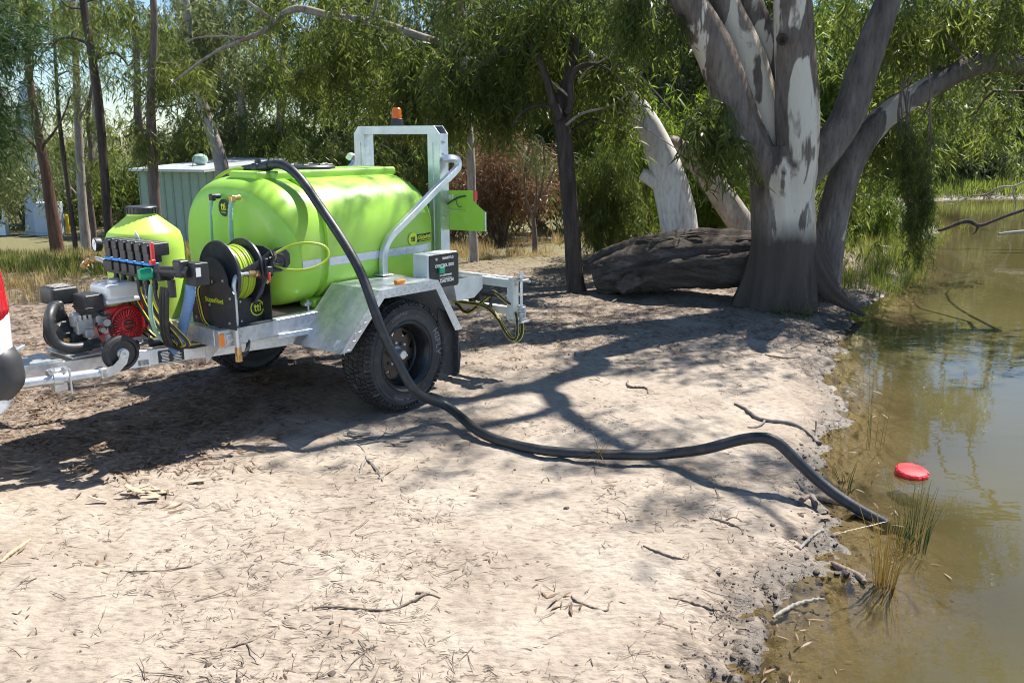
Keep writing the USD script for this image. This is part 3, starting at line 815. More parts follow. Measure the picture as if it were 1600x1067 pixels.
for i, (nm, lb, pts, Y, bk, cr, lf, lm) in enumerate(F):
    tree(nm, lb, 'tree', [grounded(px_path(pts, Y, 30))] + [px_path(q, Y, 9) for q in lm], bk, [(c_, r_, n_, s_, q_ * .6) for c_, r_, n_, s_, q_ in cr], lf, seed=30 + i, sscale=.78)

fl = px_path([(-90, 460, 50), (-80, 330, 40), (-70, 200, 34), (-60, 60, 28), (-50, -100, 20)], 9.0, 24)
tree('casuarina', 'dense dark-green tree poking in at the far left edge above the car', 'tree', [grounded(fl)], 'bark_dark', [E(-48, 50, 9, 48, 80, .6, 14, 8, .13), E(-50, 185, 9, 40, 70, .5, 12, 8, .12)], 'leaf_dark', spray='fine', seed=41, pt_frac=.5)

# sapling and shrubs behind the trailer
sap = [px_path([(836, 384, 9), (834, 350, 7), (832, 334, 6)], 14.4, 10)] + [px_path(q, 14.4, 10) for q in ([(832, 336, 5), (822, 312, 4), (819, 280, 4), (828, 225, 2)], [(833, 338, 5), (842, 310, 4), (850, 270, 3), (846, 215, 2)], [(834, 345, 4), (838, 300, 3), (836, 250, 2)], [(841, 312, 3), (856, 290, 2), (866, 262, 2)])]
tree('sapling', 'bare multi-stemmed sapling standing alone in dry grass right of the trailer tower', 'sapling', [grounded(sap[0])] + sap[1:], 'bark_brown', [E(840, 235, 14.4, 25, 28, .3, 7, 5, .12)], 'leaf_grey', spray='hangfine', seed=51, sscale=.7)


def shrub(name, label, px, py, Y, w, h, leaf, spray, n, seed, sscale=1.0, cat_='shrub', group=None):
    """a bush w x h pixels whose foot is at (px, py)"""
    p = at(px, py, Y)
    p[2] = gz(p[0], p[1])
    rng = np.random.default_rng(seed)
    W, Hh = w * Y / FPX / 2, h * Y / FPX
    tr = []
    for k in range(7):
        a, e = rng.uniform(0, 6.28), rng.uniform(.1, .9)
        q = p + [W * e * math.cos(a), .7 * W * e * math.sin(a), Hh * rng.uniform(.6, .95)]
        P = spline(wander(p + rng.normal(0, .05, 3) * [1, 1, 0], q, rng, 5, .12, 0), 9)
        tr.append(np.c_[P, np.linspace(.03, .007, 9)])
    tr[0][0, 2] -= .05
    return tree(name, label, cat_, tr, 'bark_brown', [(p + [0, 0, Hh * .56], (W, .75 * W, Hh * .46), n, 8, .16 * sscale)], leaf, spray=spray, seed=seed, base=p, sscale=sscale, group=group)


shrub('dead_shrub', 'rust-brown half dead bush behind the lime reflector boards', 785, 390, 17, 130, 155, 'leaf_rust', 'fine', 24, 61, 1.4)
shrub('willowy_shrub', 'soft green drooping bush just left of the fallen log', 940, 425, 12.6, 150, 190, 'leaf_olive', 'hangfine', 42, 63, .9)
shrub('willowy_shrub', 'bushy green undergrowth close behind the slender dark trunk', 985, 410, 13.6, 130, 230, 'leaf_fresh', 'hangfine', 32, 64, 1.0)
shrub('green_shrub', 'bright green bush seen between the white trunk and the leaning trunk', 1110, 360, 15.5, 110, 170, 'leaf_fresh', 'fine', 40, 65, 1.4)
shrub('green_shrub', 'olive bush in the shade behind the trailer hitch side, under the slim trunks', 450, 330, 20, 170, 150, 'leaf_olive', 'hangfine', 36, 66, 1.5)
shrub('green_shrub', 'grey-green scrub in front of the shed wall', 215, 350, 21, 60, 70, 'leaf_grey', 'hangfine', 12, 67, 1.2)
shrub('green_shrub', 'low green bush on the bank between big gum and drooping leaf curtain', 1345, 392, 15.5, 90, 90, 'leaf_fresh', 'hangfine', 30, 68, 1.1)
shrub('green_shrub', 'olive scrub behind the trailer tower, left of the dead brown bush', 560, 360, 21, 130, 190, 'leaf_olive', 'hangfine', 36, 69, 1.5)
shrub('green_shrub', 'grey-green bush between slim trunk and sapling', 700, 385, 19, 100, 230, 'leaf_olive', 'hangfine', 36, 70, 1.4)

# the woodland behind
WOOD = ['woodland gum out past the left picture edge', 'far woodland gum above the steel cabinet', 'far woodland gum between red-barked and tall dark trunks', 'far woodland gum just right of the tall dark trunk', 'dense woodland gum directly above the shed',
        'woodland gum behind the front of the lime tank', 'woodland gum above the tank filler', 'woodland gum under the arching bare branch', 'woodland gum framed by the trailer tower', 'woodland gum behind the tower, over its right post',
        'woodland gum above the rust-brown bush', 'woodland gum left behind the slender dark trunk', 'woodland gum right behind the slender dark trunk', 'woodland gum behind the white leaning trunk', 'woodland gum between white trunk and big gum', 'woodland gum hidden mostly behind the big gum trunk']
k = 0
for (px, Y, wpx, hole) in ((-40, 30, 170, 0), (40, 46, 150, 1), (140, 50, 120, 1), (215, 48, 110, 1), (300, 46, 150, 2), (370, 44, 140, 2), (450, 42, 160, 2), (530, 25, 150, 0), (610, 30, 170, 0), (690, 24, 160, 0), (770, 28, 170, 0), (850, 22, 150, 0),
                           (930, 26, 170, 0), (1010, 21, 150, 0), (1090, 24, 160, 0), (1165, 20, 150, 0)):
    k += 1
    rng = np.random.default_rng(200 + k)
    p = at(px, 330, Y)
    p[2] = gz(p[0], p[1])
    top = at(px + rng.uniform(-40, 40), -120, Y)
    tr = np.c_[spline(wander(p, top, rng, 6, .06, 0), 24), np.linspace(.17, .06, 24) * Y / 30]
    cr = []
    if hole == 1:
        cr = [E(px, 285, Y, wpx * .6, 42, 2.5, 17, 9, .6), E(px + rng.uniform(-20, 20), 20, Y, wpx * .35, 45, 2.5, 5, 8, .5)]
    elif hole == 2:
        cr = [E(px, 215, Y, wpx * .55, 45, 2.0, 13, 9, .45), E(px + rng.uniform(-20, 20), 110, Y, wpx * .5, 60, 2.0, 11, 9, .42), E(px, -10, Y, wpx * .5, 60, 2.0, 6, 8, .45)]
    else:
        cr = [E(px, 240, Y, wpx * .62, 80, 2.0, 20, 9, .42), E(px + rng.uniform(-30, 30), 90, Y, wpx * .6, 85, 2.0, 18, 9, .42), E(px, -50, Y, wpx * .55, 80, 2.0, 8, 9, .45)]
    tree('woodland_tree', WOOD[k - 1], 'tree', [grounded(tr)], ['bark_pale', 'bark_brown', 'bark_dark'][k % 3], cr, ['leaf_olive', 'leaf_grey', 'leaf_grey', 'leaf_olive'][k % 4], spray='far', seed=200 + k, group='woodland trees behind the clearing', sscale=1.5 if Y < 40 else 2.2, twig_r=.03)

# the far edge of the woods, one mass
def far_wood():
    rng = np.random.default_rng(77)
    t = thing('distant_wood', 'hazy line of distant trees seen through the gaps between the trunks', 'wood', at(400, 300, 62) * [1, 1, 0])
    pos = []
    for px in np.arange(-260, 1750, 26):
        Y = rng.uniform(56, 74)
        if px > 1150:
            Y = rng.uniform(60, 80)
        b = at(px + rng.uniform(-10, 10), 300, Y)
        h = rng.uniform(4.0, 8.6) if px < 230 else rng.uniform(4, 9)
        n = 26
        z0 = gz(b[0], b[1])
        pos.append(np.stack([b[0] + rng.normal(0, 1.0, n), b[1] + rng.normal(0, 1.2, n), z0 + h * rng.uniform(.12, 1, n)], 1))
    pos = np.concatenate(pos)
    instancer(t, 'foliage', SPR['far'], pos, rng.uniform(0, 6.28, len(pos)), rng.uniform(2.0, 3.6, len(pos)), 'leaf_olive', tilt=rng.normal(0, .3, len(pos)))


far_wood()

# pale leaning trunk in the woodland
pl = px_path([(352, 300, 22), (340, 235, 20), (325, 190, 17), (308, 130, 14), (300, 60, 11), (285, -30, 9), (275, -110, 6)], 24, 20)
tree('pale_leaning_tree', 'pale cream trunk leaning left above the shed roof, in the woodland', 'tree', [grounded(pl), px_path([(312, 145, 9), (296, 120, 7), (286, 95, 5)], 24, 8)], 'bark_pale', [E(310, 50, 24, 70, 60, 1.2, 14, 9, .4)], 'leaf_grey', spray='far', seed=71, sscale=1.3)

# far bank
FB = ['bank tree right behind the big gum trunk, across the water', 'bright green tree across the water under the arching limb', 'olive tree across the water behind the leaf curtain', 'grey-green tree with dark trunk across the water, right of the leaf curtain', 'grey-green tree behind the dark far bush',
      'olive tree across the water, right of the dark rounded bush', 'grey-green tree across the water at the right edge', 'olive tree across the water just outside the right edge', 'grey-green tree across the water far outside the right edge']
for i, (px, Y, w, y0, leaf) in enumerate(((1240, 38, 150, 150, 'leaf_olive'), (1330, 34, 140, 160, 'leaf_fresh'), (1410, 36, 130, 140, 'leaf_olive'), (1475, 33, 110, 170, 'leaf_grey'), (1540, 40, 130, 150, 'leaf_grey'), (1610, 37, 140, 130, 'leaf_olive'), (1690, 42, 160, 120, 'leaf_grey'), (1800, 44, 190, 110, 'leaf_olive'), (1930, 40, 190, 110, 'leaf_grey'))):
    rng = np.random.default_rng(300 + i)
    p = at(px, 300, Y)
    p[2] = gz(p[0], p[1])
    tr = np.c_[spline(wander(p, at(px + rng.uniform(-30, 30), -60, Y), rng, 6, .06, 0), 24), np.linspace(.26, .08, 24)]
    tree('far_bank_tree', FB[i], 'tree', [grounded(tr)], ['bark_dark', 'bark_pale', 'bark_brown'][i % 3], [E(px, 235, Y, w * .6, 50, 2.2, 22, 10, .55), E(px, y0, Y, w * .62, 70, 2.4, 22, 10, .6), E(px, 40, Y, w * .5, 60, 2.4, 10, 10, .6)], leaf, spray='far', seed=300 + i, group='trees on the far bank', sscale=1.9, twig_r=.03)
shrub('far_bush', 'dark rounded bush on the far bank behind the dead branch', 1528, 296, 32, 80, 75, 'leaf_dark', 'far', 24, 81, 1.4)
for _i, (_x, _w, _h, _m) in enumerate(((1330, 120, 60, 'leaf_olive'), (1400, 100, 50, 'leaf_grey'), (1460, 90, 46, 'leaf_olive'), (1640, 120, 60, 'leaf_olive'), (1730, 130, 60, 'leaf_grey'))):
    shrub('bank_bush', ['olive bush on the far bank behind the leaf curtain', 'grey-green bush on the far bank just right of the leaf curtain', 'small olive bush at the foot of the far bank trunk', 'olive bush on the far bank at the right edge', 'grey-green bush on the far bank beyond the right edge'][_i], _x, 304, 30.5, _w, _h, _m, 'far', 12, 90 + _i, 1.1)
# ------------------------------------------------------------------ materials of the trailer
mat('galvanised', {
    'tc': ('texture_coordinate', {}),
    'v': ('voronoi_texture', {'scale': 42.0}), 'n': ('noise_texture', {'scale': 7.0, 'detail': 6.0, 'roughness': .65}),
    'vr': ('rgb_ramp', {'ramp': [(.0, (.56, .58, .60)), (1, (.74, .76, .77))]}),
    'm': ('mix_color', {'blend_type': 'multiply', 'fac': .55}), 'nr': ('rgb_ramp', {'ramp': [(.3, (.62, .62, .62)), (.62, (1, 1, 1))]}),
    'rr': ('map_range', {'from_min': .3, 'from_max': .7, 'to_min': .50, 'to_max': .30}),
    'p': ('principled_bsdf', {'metallic': .72, 'specular_ior_level': .5})},
    [('tc.object', 'v.vector'), ('tc.object', 'n.vector'), ('v.color', 'vr.fac'), ('vr.color', 'm.a'), ('n.fac', 'nr.fac'), ('nr.color', 'm.b'), ('m.result', 'p.base_color'), ('n.fac', 'rr.value'), ('rr.result', 'p.roughness')])
mat('alloy', {
    'tc': ('texture_coordinate', {}), 'n': ('noise_texture', {'scale': 9.0, 'detail': 6.0, 'roughness': .65}),
    'nr': ('rgb_ramp', {'ramp': [(.3, (.60, .61, .62)), (.65, (.80, .81, .81))]}),
    'rr': ('map_range', {'from_min': .3, 'from_max': .7, 'to_min': .42, 'to_max': .26}),
    'p': ('principled_bsdf', {'metallic': .85})},
    [('tc.object', 'n.vector'), ('n.fac', 'nr.fac'), ('nr.color', 'p.base_color'), ('n.fac', 'rr.value'), ('rr.result', 'p.roughness')])
simple('lime', (.31, .56, .055), .36, vary=.05, scale=3, coat=.0, dirt=((.44, .56, .22), .42), bump=.02, bscale=30)
simple('lime_pale', (.46, .68, .10), .38, vary=.05, scale=3)
simple('reflector_tape', (.62, .66, .70), .35, metallic=.3, vary=.08, scale=20)
simple('black_plastic', (.022, .022, .024), .45, vary=.25, scale=8, dirt=((.16, .14, .12), .3))
simple('black_gloss', (.012, .012, .013), .22, vary=.2, scale=5, dirt=((.07, .062, .055), .2))
simple('black_steel', (.030, .031, .034), .42, metallic=.1, vary=.2, scale=7, dirt=((.14, .13, .12), .25), bump=.06, bscale=220)
simple('rubber', (.030, .030, .031), .72, vary=.25, scale=9, dirt=((.13, .115, .10), .5), bump=.12, bscale=160)
simple('tread_rubber', (.022, .021, .021), .85, vary=.3, scale=9, dirt=((.17, .14, .11), .75), bump=.2, bscale=120)
simple('letter_rubber', (.17, .17, .175), .6, vary=.2)
simple('engine_red', (.52, .018, .022), .25, vary=.08, scale=5, coat=.4)
simple('engine_white', (.74, .74, .72), .3, vary=.05, scale=5, coat=.3)
simple('cast_alloy', (.40, .40, .40), .5, metallic=.7, vary=.2, scale=20, bump=.15, bscale=120)
simple('brass', (.60, .38, .16), .32, metallic=.9, vary=.15, scale=20)
simple('blue_plastic', (.03, .24, .62), .4, vary=.1)
simple('red_plastic', (.60, .04, .03), .4, vary=.1)
simple('green_plastic', (.01, .30, .15), .35, vary=.1)
simple('orange_plastic', (.85, .24, .02), .4, vary=.08)
simple('yellow_paint', (.78, .62, .02), .45, vary=.1)
simple('lime_print', (.62, .74, .03), .5, vary=.05)
simple('white_print', (.78, .78, .76), .5, vary=.05)
simple('black_print', (.015, .016, .016), .45, vary=.2)
simple('blue_hose', (.13, .24, .44), .4, vary=.15)
simple('clear_hose', (.42, .68, .55), .25, vary=.12, transmission_weight=.3)
simple('lime_hose', (.32, .43, .03), .38, vary=.12)
simple('black_hose', (.020, .021, .023), .46, vary=.3, scale=6, dirt=((.15, .13, .11), .3), bump=.08, bscale=90)
simple('spring_steel', (.62, .63, .64), .35, metallic=.8, vary=.1)
simple('boom_white', (.58, .61, .58), .45, vary=.08, dirt=((.40, .38, .34), .4))
simple('plywood', (.26, .16, .10), .8, vary=.25, scale=6)
mat('amber_lens', {'p': ('principled_bsdf', {'base_color': (.95, .22, .01), 'roughness': .12, 'transmission_weight': .45, 'ior': 1.45})}, [])
simple('amber_inner', (.9, .20, .01), .3)
simple('red_lens', (.42, .012, .018), .12, vary=.2, scale=14, coat=.5)
mat('strap_print', {'tc': ('texture_coordinate', {}), 'p': ('principled_bsdf', {'base_color': (.8, .8, .8)})}, [])
mat('striped_hose', {'tc': ('texture_coordinate', {}), 'p': ('principled_bsdf', {'base_color': (.02, .02, .021), 'roughness': .4})}, [])

# ------------------------------------------------------------------ the trailer: x forward, y to its near side, z up; the origin lies under the near wheel's outer face
TO = np.array([-.7153, 5.6775, 0.0])
TR = math.radians(232.4)
TX = np.array([math.cos(TR), math.sin(TR), 0])
TY = np.array([-math.sin(TR), math.cos(TR), 0])


def tw(p):
    p = np.asarray(p, float)
    return TO + p[..., :1] * TX + p[..., 1:2] * TY + p[..., 2:3] * UP


YC = -.96
ex, ey, ez = np.eye(3)


def bolt(c, ax, r=.011, h=.012):
    c, ax = np.asarray(c, float), np.asarray(ax, float)
    return cat([cyl(c, c + ax * h * .35, r * 1.7, 12), cyl(c, c + ax * h, r, 6), cyl(c, c + ax * h * 1.6, r * .5, 8)])


def sqtube(P, w, h, n=None, b=.006):
    P = spline(P, n) if n else np.asarray(P, float)
    return tube(P, 1.0, shape=rect(w, h, b))


def beam(p0, p1, w, h, up=(0, 0, 1), b=.004):
    """a straight bar w wide and h high"""
    p0, p1 = np.asarray(p0, float), np.asarray(p1, float)
    d = p1 - p0
    L = np.linalg.norm(d)
    d /= L
    s = np.cross(up, d)
    s /= np.linalg.norm(s)
    m = box((0, 0, 0), (L, w, h), b)
    return place(m, (p0 + p1) / 2, d, s)


def text_near(s, h, c, bold=True, depth=.002):
    """lettering on a face that looks to the near side (+y): reads towards -x"""
    return text(s, h, c, (-1, 0, 0), (0, 0, 1), depth, bold)


def text_front(s, h, c, bold=True, depth=.002):
    """lettering on a face that looks forward (+x)"""
    return text(s, h, c, (0, 1, 0), (0, 0, 1), depth, bold)


def tank_pt(X, th, grow=0.0, groove=True):
    F0, R0 = .66, -.885
    ins = 0.0
    for d, R in ((F0 - X, .17), (X - R0, .30)):
        if d < R:
            ins = max(ins, R - math.sqrt(max(0, R * R - (R - max(d, 0)) ** 2)))
    g = 0.0
    if groove and .285 < X < .345:
        g = .022
    c, s = np.cos(th), np.sin(th)
    up = s >= 0
    n = np.where(up, 2.55, 3.4)
    hw = .56 - ins * .9 - g + grow
    hz = np.where(up, .445, .405) - ins * np.where(up, .9, .8) - g + grow
    y = YC + hw * np.sign(c) * np.abs(c) ** (2 / n)
    z = 1.125 + hz * np.sign(s) * np.abs(s) ** (2 / n)
    return np.stack([np.full_like(y, X), y, z], -1)


def build_tank():
    e = np.linspace(0, 1, 16)
    xs = np.concatenate([[.66], .66 - .17 * (1 - np.cos(e[1:] * np.pi / 2)), [.42, .36, .347, .343, .315, .287, .283], np.linspace(.25, -.55, 14), -.885 + .30 * (1 - np.sin(e * np.pi / 2))])
    xs = np.array(sorted(set(np.round(xs, 5)), reverse=True))
    th = np.linspace(0, 2 * np.pi, 96, endpoint=False)
    rings = np.array([tank_pt(x, th) for x in xs])
    c0 = rings[0].mean(0)
    rings0 = [c0 + (rings[0] - c0) * f + [.028 * (1 - f * f), 0, 0] for f in (.02, .3, .6, .85)]
    c1 = rings[-1].mean(0)
    rings1 = [c1 + (rings[-1] - c1) * f - [.028 * (1 - f * f), 0, 0] for f in (.85, .5, .02)]
    R = np.array(rings0 + list(rings) + rings1)
    n, k = R.shape[:2]
    i, j = np.meshgrid(np.arange(n - 1), np.arange(k), indexing='ij')
    a, b = i * k + j, i * k + (j + 1) % k
    f = np.stack([a, a + k, b + k, b], -1).reshape(-1, 4)
    f = np.vstack([f[:, [0, 1, 2]], f[:, [0, 2, 3]]])
    m = trimesh.Trimesh(R.reshape(-1, 3), f, process=False)
    if m.volume < 0:
        m.invert()
    return m


def trailer():
    t = thing('sprayer_trailer', 'galvanised single-axle spray trailer carrying a big lime green tank and a red engine', 'trailer', TO, TR)
    G = 'galvanised'
    # chassis
    for y, s in ((-.405, 1), (-1.515, -1)):
        obj('side_beam', [box((.155, y, .66), (2.01, .05, .106), .004), box((.155, y - s * .028, .7105), (2.01, .08, .007))], G, t)
    obj('cross_beam', [box((1.135, YC, .66), (.05, 1.06, .106), .004)], G, t)
    obj('cross_beam', box((-.83, YC, .66), (.05, 1.06, .106), .004), G, t)
    obj('cross_beam', box((.42, YC, .645), (.06, 1.06, .07), .004), G, t)
    obj('deck_plate', box((.91, YC, .7115), (.40, 1.05, .005)), G, t)
    obj('tank_base', box((-.13, YC, .7075), (1.35, 1.0, .012)), 'plywood', t)
    for s, nm in ((1, 0), (-1, 1)):
        obj('drawbar_rail', beam((2.06, YC + s * .035, .55), (.46, YC + s * .50, .553), .05, .10), G, t)
    obj('drawbar_plate', prism([(2.10, YC - .09), (1.86, YC - .13), (1.86, YC + .13), (2.10, YC + .09)], .012, (0, 0, .607)), G, t)
    obj('coupling', [rbox((2.16, YC, .60), (.20, .085, .085), .03), lathe([(.0, -.05), (.05, -.05), (.05, .02), (.03, .05), (0, .06)], (2.25, YC, .585), (0, 0, 1), 18), beam((2.12, YC, .655), (2.0, YC, .70), .03, .02)], G, t)
    obj('cross_brace', beam((1.62, YC + .16, .565), (1.62, YC - .16, .565), .04, .06), G, t)
    obj('gusset', prism([(1.18, .605), (1.18, .50), (1.06, .605)], .006, (0, -.50, 0), (1, 0, 0), (0, 0, 1)), G, t)
    obj('step_plate', [prism([(.74, -.378), (.16, -.378), (.12, -.265)], .006, (0, 0, .618)), beam((.74, -.372, .604), (.12, -.262, .604), .006, .034)], G, t)
    ax = obj('axle', [box((0, YC, .40), (.06, 1.4, .06), .004)], G, t)
    for y in (-.52, -1.40):
        obj('leaf_spring', [tube(spline([(.42, y, .52), (.2, y, .455), (0, y, .44), (-.2, y, .455), (-.42, y, .52)], 17), 1.0, shape=rect(.05, .012 + .012 * q)) if q == 0 else tube(spline([(.30 - .08 * q, y, .475 - .012 * q), (0, y, .44 - .012 * q), (-.30 + .08 * q, y, .475 - .012 * q)], 11), 1.0, shape=rect(.05, .011)) for q in range(3)], 'black_steel', ax)
    # compliance plate and paper label on the drawbar, amber marker
    d = np.array([.46 - 2.06, .465, 0]); d /= np.linalg.norm(d)
    nrm = np.array([-d[1], d[0], 0]); nrm = nrm if nrm[1] > 0 else -nrm
    q0 = np.array([2.06, YC + .035, .55])

    def on_rail(L, z, off=.0265):
        return q0 + d * L + nrm * off + np.array([0, 0, z])
    pl = obj('rating_plate', place(box((0, 0, 0), (.15, .075, .002)), on_rail(.80, -.002), d, UP), 'black_print', t)
    rg = np.random.default_rng(2)
    bits = []
    for r in range(7):
        for c in range(2):
            L = rg.uniform(.03, .058)
            bits.append(place(box((0, 0, 0), (L, .004, .001)), on_rail(.80 + (-.035 + .07 * c), .024 - .009 * r, .0285), d, UP))
    obj('print_lines', bits, 'white_print', pl)
    pp = obj('paper_label', place(box((0, 0, 0), (.13, .085, .001)), on_rail(.615, -.004, .0262), d, UP), 'white_print', t)
    bars = [place(box((0, 0, 0), (rg.uniform(.001, .003), .032, .0006)), on_rail(.64 + .0045 * k - .03, -.022, .0274), d, UP) for k in range(14)]
    obj('barcode', bars + [place(box((0, 0, 0), (.04, .003, .0006)), on_rail(.60, .022 - .008 * k, .0274), d, UP) for k in range(2)], 'black_print', pp)
    obj('marker_light', box((1.145, -.377, .655), (.034, .012, .075), .003), 'orange_plastic', t)
    obj('pipe_bracket', [box((1.09, -.377, .655), (.045, .008, .06), .002), bolt((1.09, -.373, .65), ey)], G, t)
    obj('pipe_bracket', [box((1.02, -.377, .655), (.045, .008, .06), .002), bolt((1.02, -.373, .655), ey)], G, t)

    # jockey wheel, swung up along the rail
    jw = obj('jockey_wheel', [lathe([(.030, -.022), (.075, -.022), (.078, -.016), (.078, .016), (.075, .022), (.030, .022), (.028, .0)], (1.64, -.615, .64), (.05, 1, 0), 40)], 'black_plastic', t)
    obj('tyre', [lathe([(.078, -.030), (.094, -.026), (.102, -.012), (.102, .012), (.094, .026), (.078, .030)], (1.64, -.615, .64), (.05, 1, 0), 44)], 'rubber', jw)
    obj('hub', [lathe([(0, .03), (.018, .028), (.030, .022), (.034, .012)], (1.64, -.608, .64), (.05, 1, 0), 20), bolt((1.64, -.575, .64), ey, .009)], G, jw)
    fk = prism(shapely.LineString([(1.64, .64), (1.655, .60), (1.70, .565), (1.755, .555)]).buffer(.026, cap_style=1), .006, (0, -.573, 0), (1, 0, 0), (0, 0, 1))
    obj('fork', [fk, box((1.765, -.60, .555), (.03, .06, .06), .004)], G, jw)
    obj('jockey_tube', [cyl((1.77, -.61, .553), (2.32, -.78, .553), .027, 18), cyl((1.95, -.665, .553), (1.99, -.678, .553), .034, 18)], G, t)
    obj('jockey_clamp', [box((1.96, -.70, .565), (.10, .06, .075), .005), box((1.96, -.69, .51), (.07, .05, .06), .004), bolt((1.935, -.665, .60), ey, .012), bolt((2.0, -.67, .60), ey, .012), cyl((1.93, -.62, .47), (1.93, -.62, .61), .006, 8)], G, t)

    # wheels
    def wheel(side):
        y0 = 0.0 if side > 0 else 2 * YC
        s = side
        hub = np.array([-.025, y0, .383])
        axd = np.array([0, s, 0.0])
        W = obj('wheel', [lathe([(.174, -.122), (.178, -.112), (.186, -.105), (.192, -.112)], hub, axd, 48)], 'black_gloss', t)
        # wheel disc with its round-cornered triangular openings
        disc = shapely.Point(0, 0).buffer(.178, 48)
        for k in range(8):
            a = 2 * math.pi * k / 8 + .2
            tri = shapely.Polygon([(.128 * math.cos(a - .02), .128 * math.sin(a - .02)), (.163 * math.cos(a - .13), .163 * math.sin(a - .13)), (.163 * math.cos(a + .17), .163 * math.sin(a + .17))]).buffer(.004)
            disc = disc.difference(tri)
        disc = disc.difference(shapely.Point(0, 0).buffer(.052, 24))
        obj('disc', prism(disc, .006, hub - axd * .118, (-s, 0, 0), (0, 0, 1)), 'black_gloss', W)
        obj('rim', [lathe([(.180, -.20), (.190, -.14), (.188, -.10), (.192, -.06), (.200, -.045), (.206, -.028), (.212, -.020), (.222, -.012), (.229, -.014), (.229, -.022), (.214, -.032), (.2, -.2)], hub, axd, 72)], 'black_gloss', W)
        obj('hub_cap', lathe([(0, -.042), (.028, -.043), (.034, -.052), (.036, -.10), (.052, -.112)], hub, axd, 28), G, W)
        for k in range(6):
            a = 2 * math.pi * k / 6 + .3
            c = hub + np.array([.083 * math.cos(a), 0, .083 * math.sin(a)]) - axd * .115
            obj('wheel_nut', cat([cyl(c, c + axd * .022, .0125, 6), cyl(c + axd * .022, c + axd * .028, .0125, 6, .006)]), 'spring_steel', W)
        ty = obj('tyre', [lathe([(.222, -.24), (.231, -.252), (.275, -.262), (.332, -.258), (.360, -.238), (.371, -.21), (.375, -.13), (.371, -.05), (.360, -.022), (.332, -.002), (.305, .003), (.275, .002), (.246, -.004), (.231, -.012), (.222, -.022)], hub, axd, 96)], 'rubber', W)
        rn = np.random.default_rng(4)
        blocks = []
        for k in range(72):
            a = 2 * math.pi * k / 72
            er, et = np.array([math.cos(a), 0, math.sin(a)]), np.array([-math.sin(a), 0, math.cos(a)])
            for y, wy, L, r, tl in ((-.018, .040, .0205, .365, .45), (-.062, .036, .024, .3765, .0), (-.105, .038, .026, .379, .0), (-.150, .038, .026, .379, .0), (-.195, .036, .024, .3765, .0), (-.240, .040, .0205, .365, -.45)):
                if (k % 2) and y in (-.018, -.24):
                    r2 = r - .002
                else:
                    r2 = r
                ph = (rn.uniform(-.15, .15) + (.5 if y in (-.062, -.150) else 0)) * 2 * math.pi / 72
                a2 = a + ph
                er2, et2 = np.array([math.cos(a2), 0, math.sin(a2)]), np.array([-math.sin(a2), 0, math.cos(a2)])
                ay = np.array([0, s, 0.0])
                sk = .35 * (1 if y > -.13 else -1)
                eL = unit(et2 + sk * ay * .6)
                eY = unit(ay * math.cos(tl) - er2 * math.sin(tl) * 1.0)
                eR = unit(np.cross(eL, eY))
                if eR @ er2 < 0:
                    eR = -eR
                blocks.append(place(box((0, 0, 0), (L, wy, .016)), hub + er2 * (r2 - .004) + ay * y, eL, eY, eR))
        obj('tread_blocks', cat(blocks), 'tread_rubber', ty, smooth=False, kind='stuff')
        if side > 0:
            def arc_text(sx, h, r, a0, mirror=1):
                m = meshkit.text_mesh(sx, h, .004, True)
                w = m.bounds[1][0]
                m.vertices = np.asarray(m.vertices)
                v = m.vertices.copy()
                ang = a0 - (v[:, 0] - w / 2) / r
                rr = r + v[:, 1]
                m.vertices = np.stack([-rr * np.cos(ang), v[:, 2] - .001, rr * np.sin(ang)], 1) + hub + [0, .001, 0]
                if m.volume < 0:
                    m.invert()
                return m
            for tx_, th_, tr_, ta_ in (('HIFLY', .044, .276, 10), ('LT235/75R15', .016, .290, 105), ('ALL TERRAIN', .016, .290, -105)):
                obj('raised_lettering', arc_text(tx_, th_, tr_, math.radians(ta_)), 'letter_rubber', ty, smooth=False)
            obj('sidewall_rings', [lathe([(.2385, -.004), (.2415, .0035), (.2445, -.002)], hub, axd, 96), lathe([(.318, -.002), (.321, .0045), (.324, -.003)], hub, axd, 96)], 'rubber', ty)
        return W
    wheel(1)
    wheel(-1)

    # mudguards
    def guard(side):
        s = side
        y_out = .035 if s > 0 else 2 * YC - .035
        y_in = -.42 if s > 0 else 2 * YC + .42
        prof = [(.60, .525), (.255, .872), (-.30, .866), (-.54, .485)]
        pts = []
        gm = []
        for a, b in zip(prof[:-1], prof[1:]):
            p0, p1 = np.array([a[0], (y_out + y_in) / 2, a[1]]), np.array([b[0], (y_out + y_in) / 2, b[1]])
            dd = p1 - p0
            L = np.linalg.norm(dd)
            dd /= L
            up = np.cross(dd, [0, 1.0, 0])
            up = up if up[2] > 0 else -up
            gm.append(place(box((0, 0, 0), (L, abs(y_out - y_in) - .004, .004)), (p0 + p1) / 2, dd, (0, 1, 0), None))
        g = obj('mudguard', gm, G, t, smooth=False)
        inner = [(p[0] - np.sign(p[0]) * .045 * (1 if abs(p[0]) > .4 else .55), p[1] - (.055 if p[1] > .7 else -.0)) for p in prof]
        inner = [(.515, .525), (.215, .815), (-.275, .808), (-.468, .485)]
        fl = shapely.Polygon(prof + inner[::-1])
        obj('flange', prism(fl, .004, (0, y_out, 0), (1, 0, 0), (0, 0, 1)), G, g, smooth=False)
        # raised tread marks of the chequer plate on the flange and the front slope
        rn = np.random.default_rng(8)
        lug = []
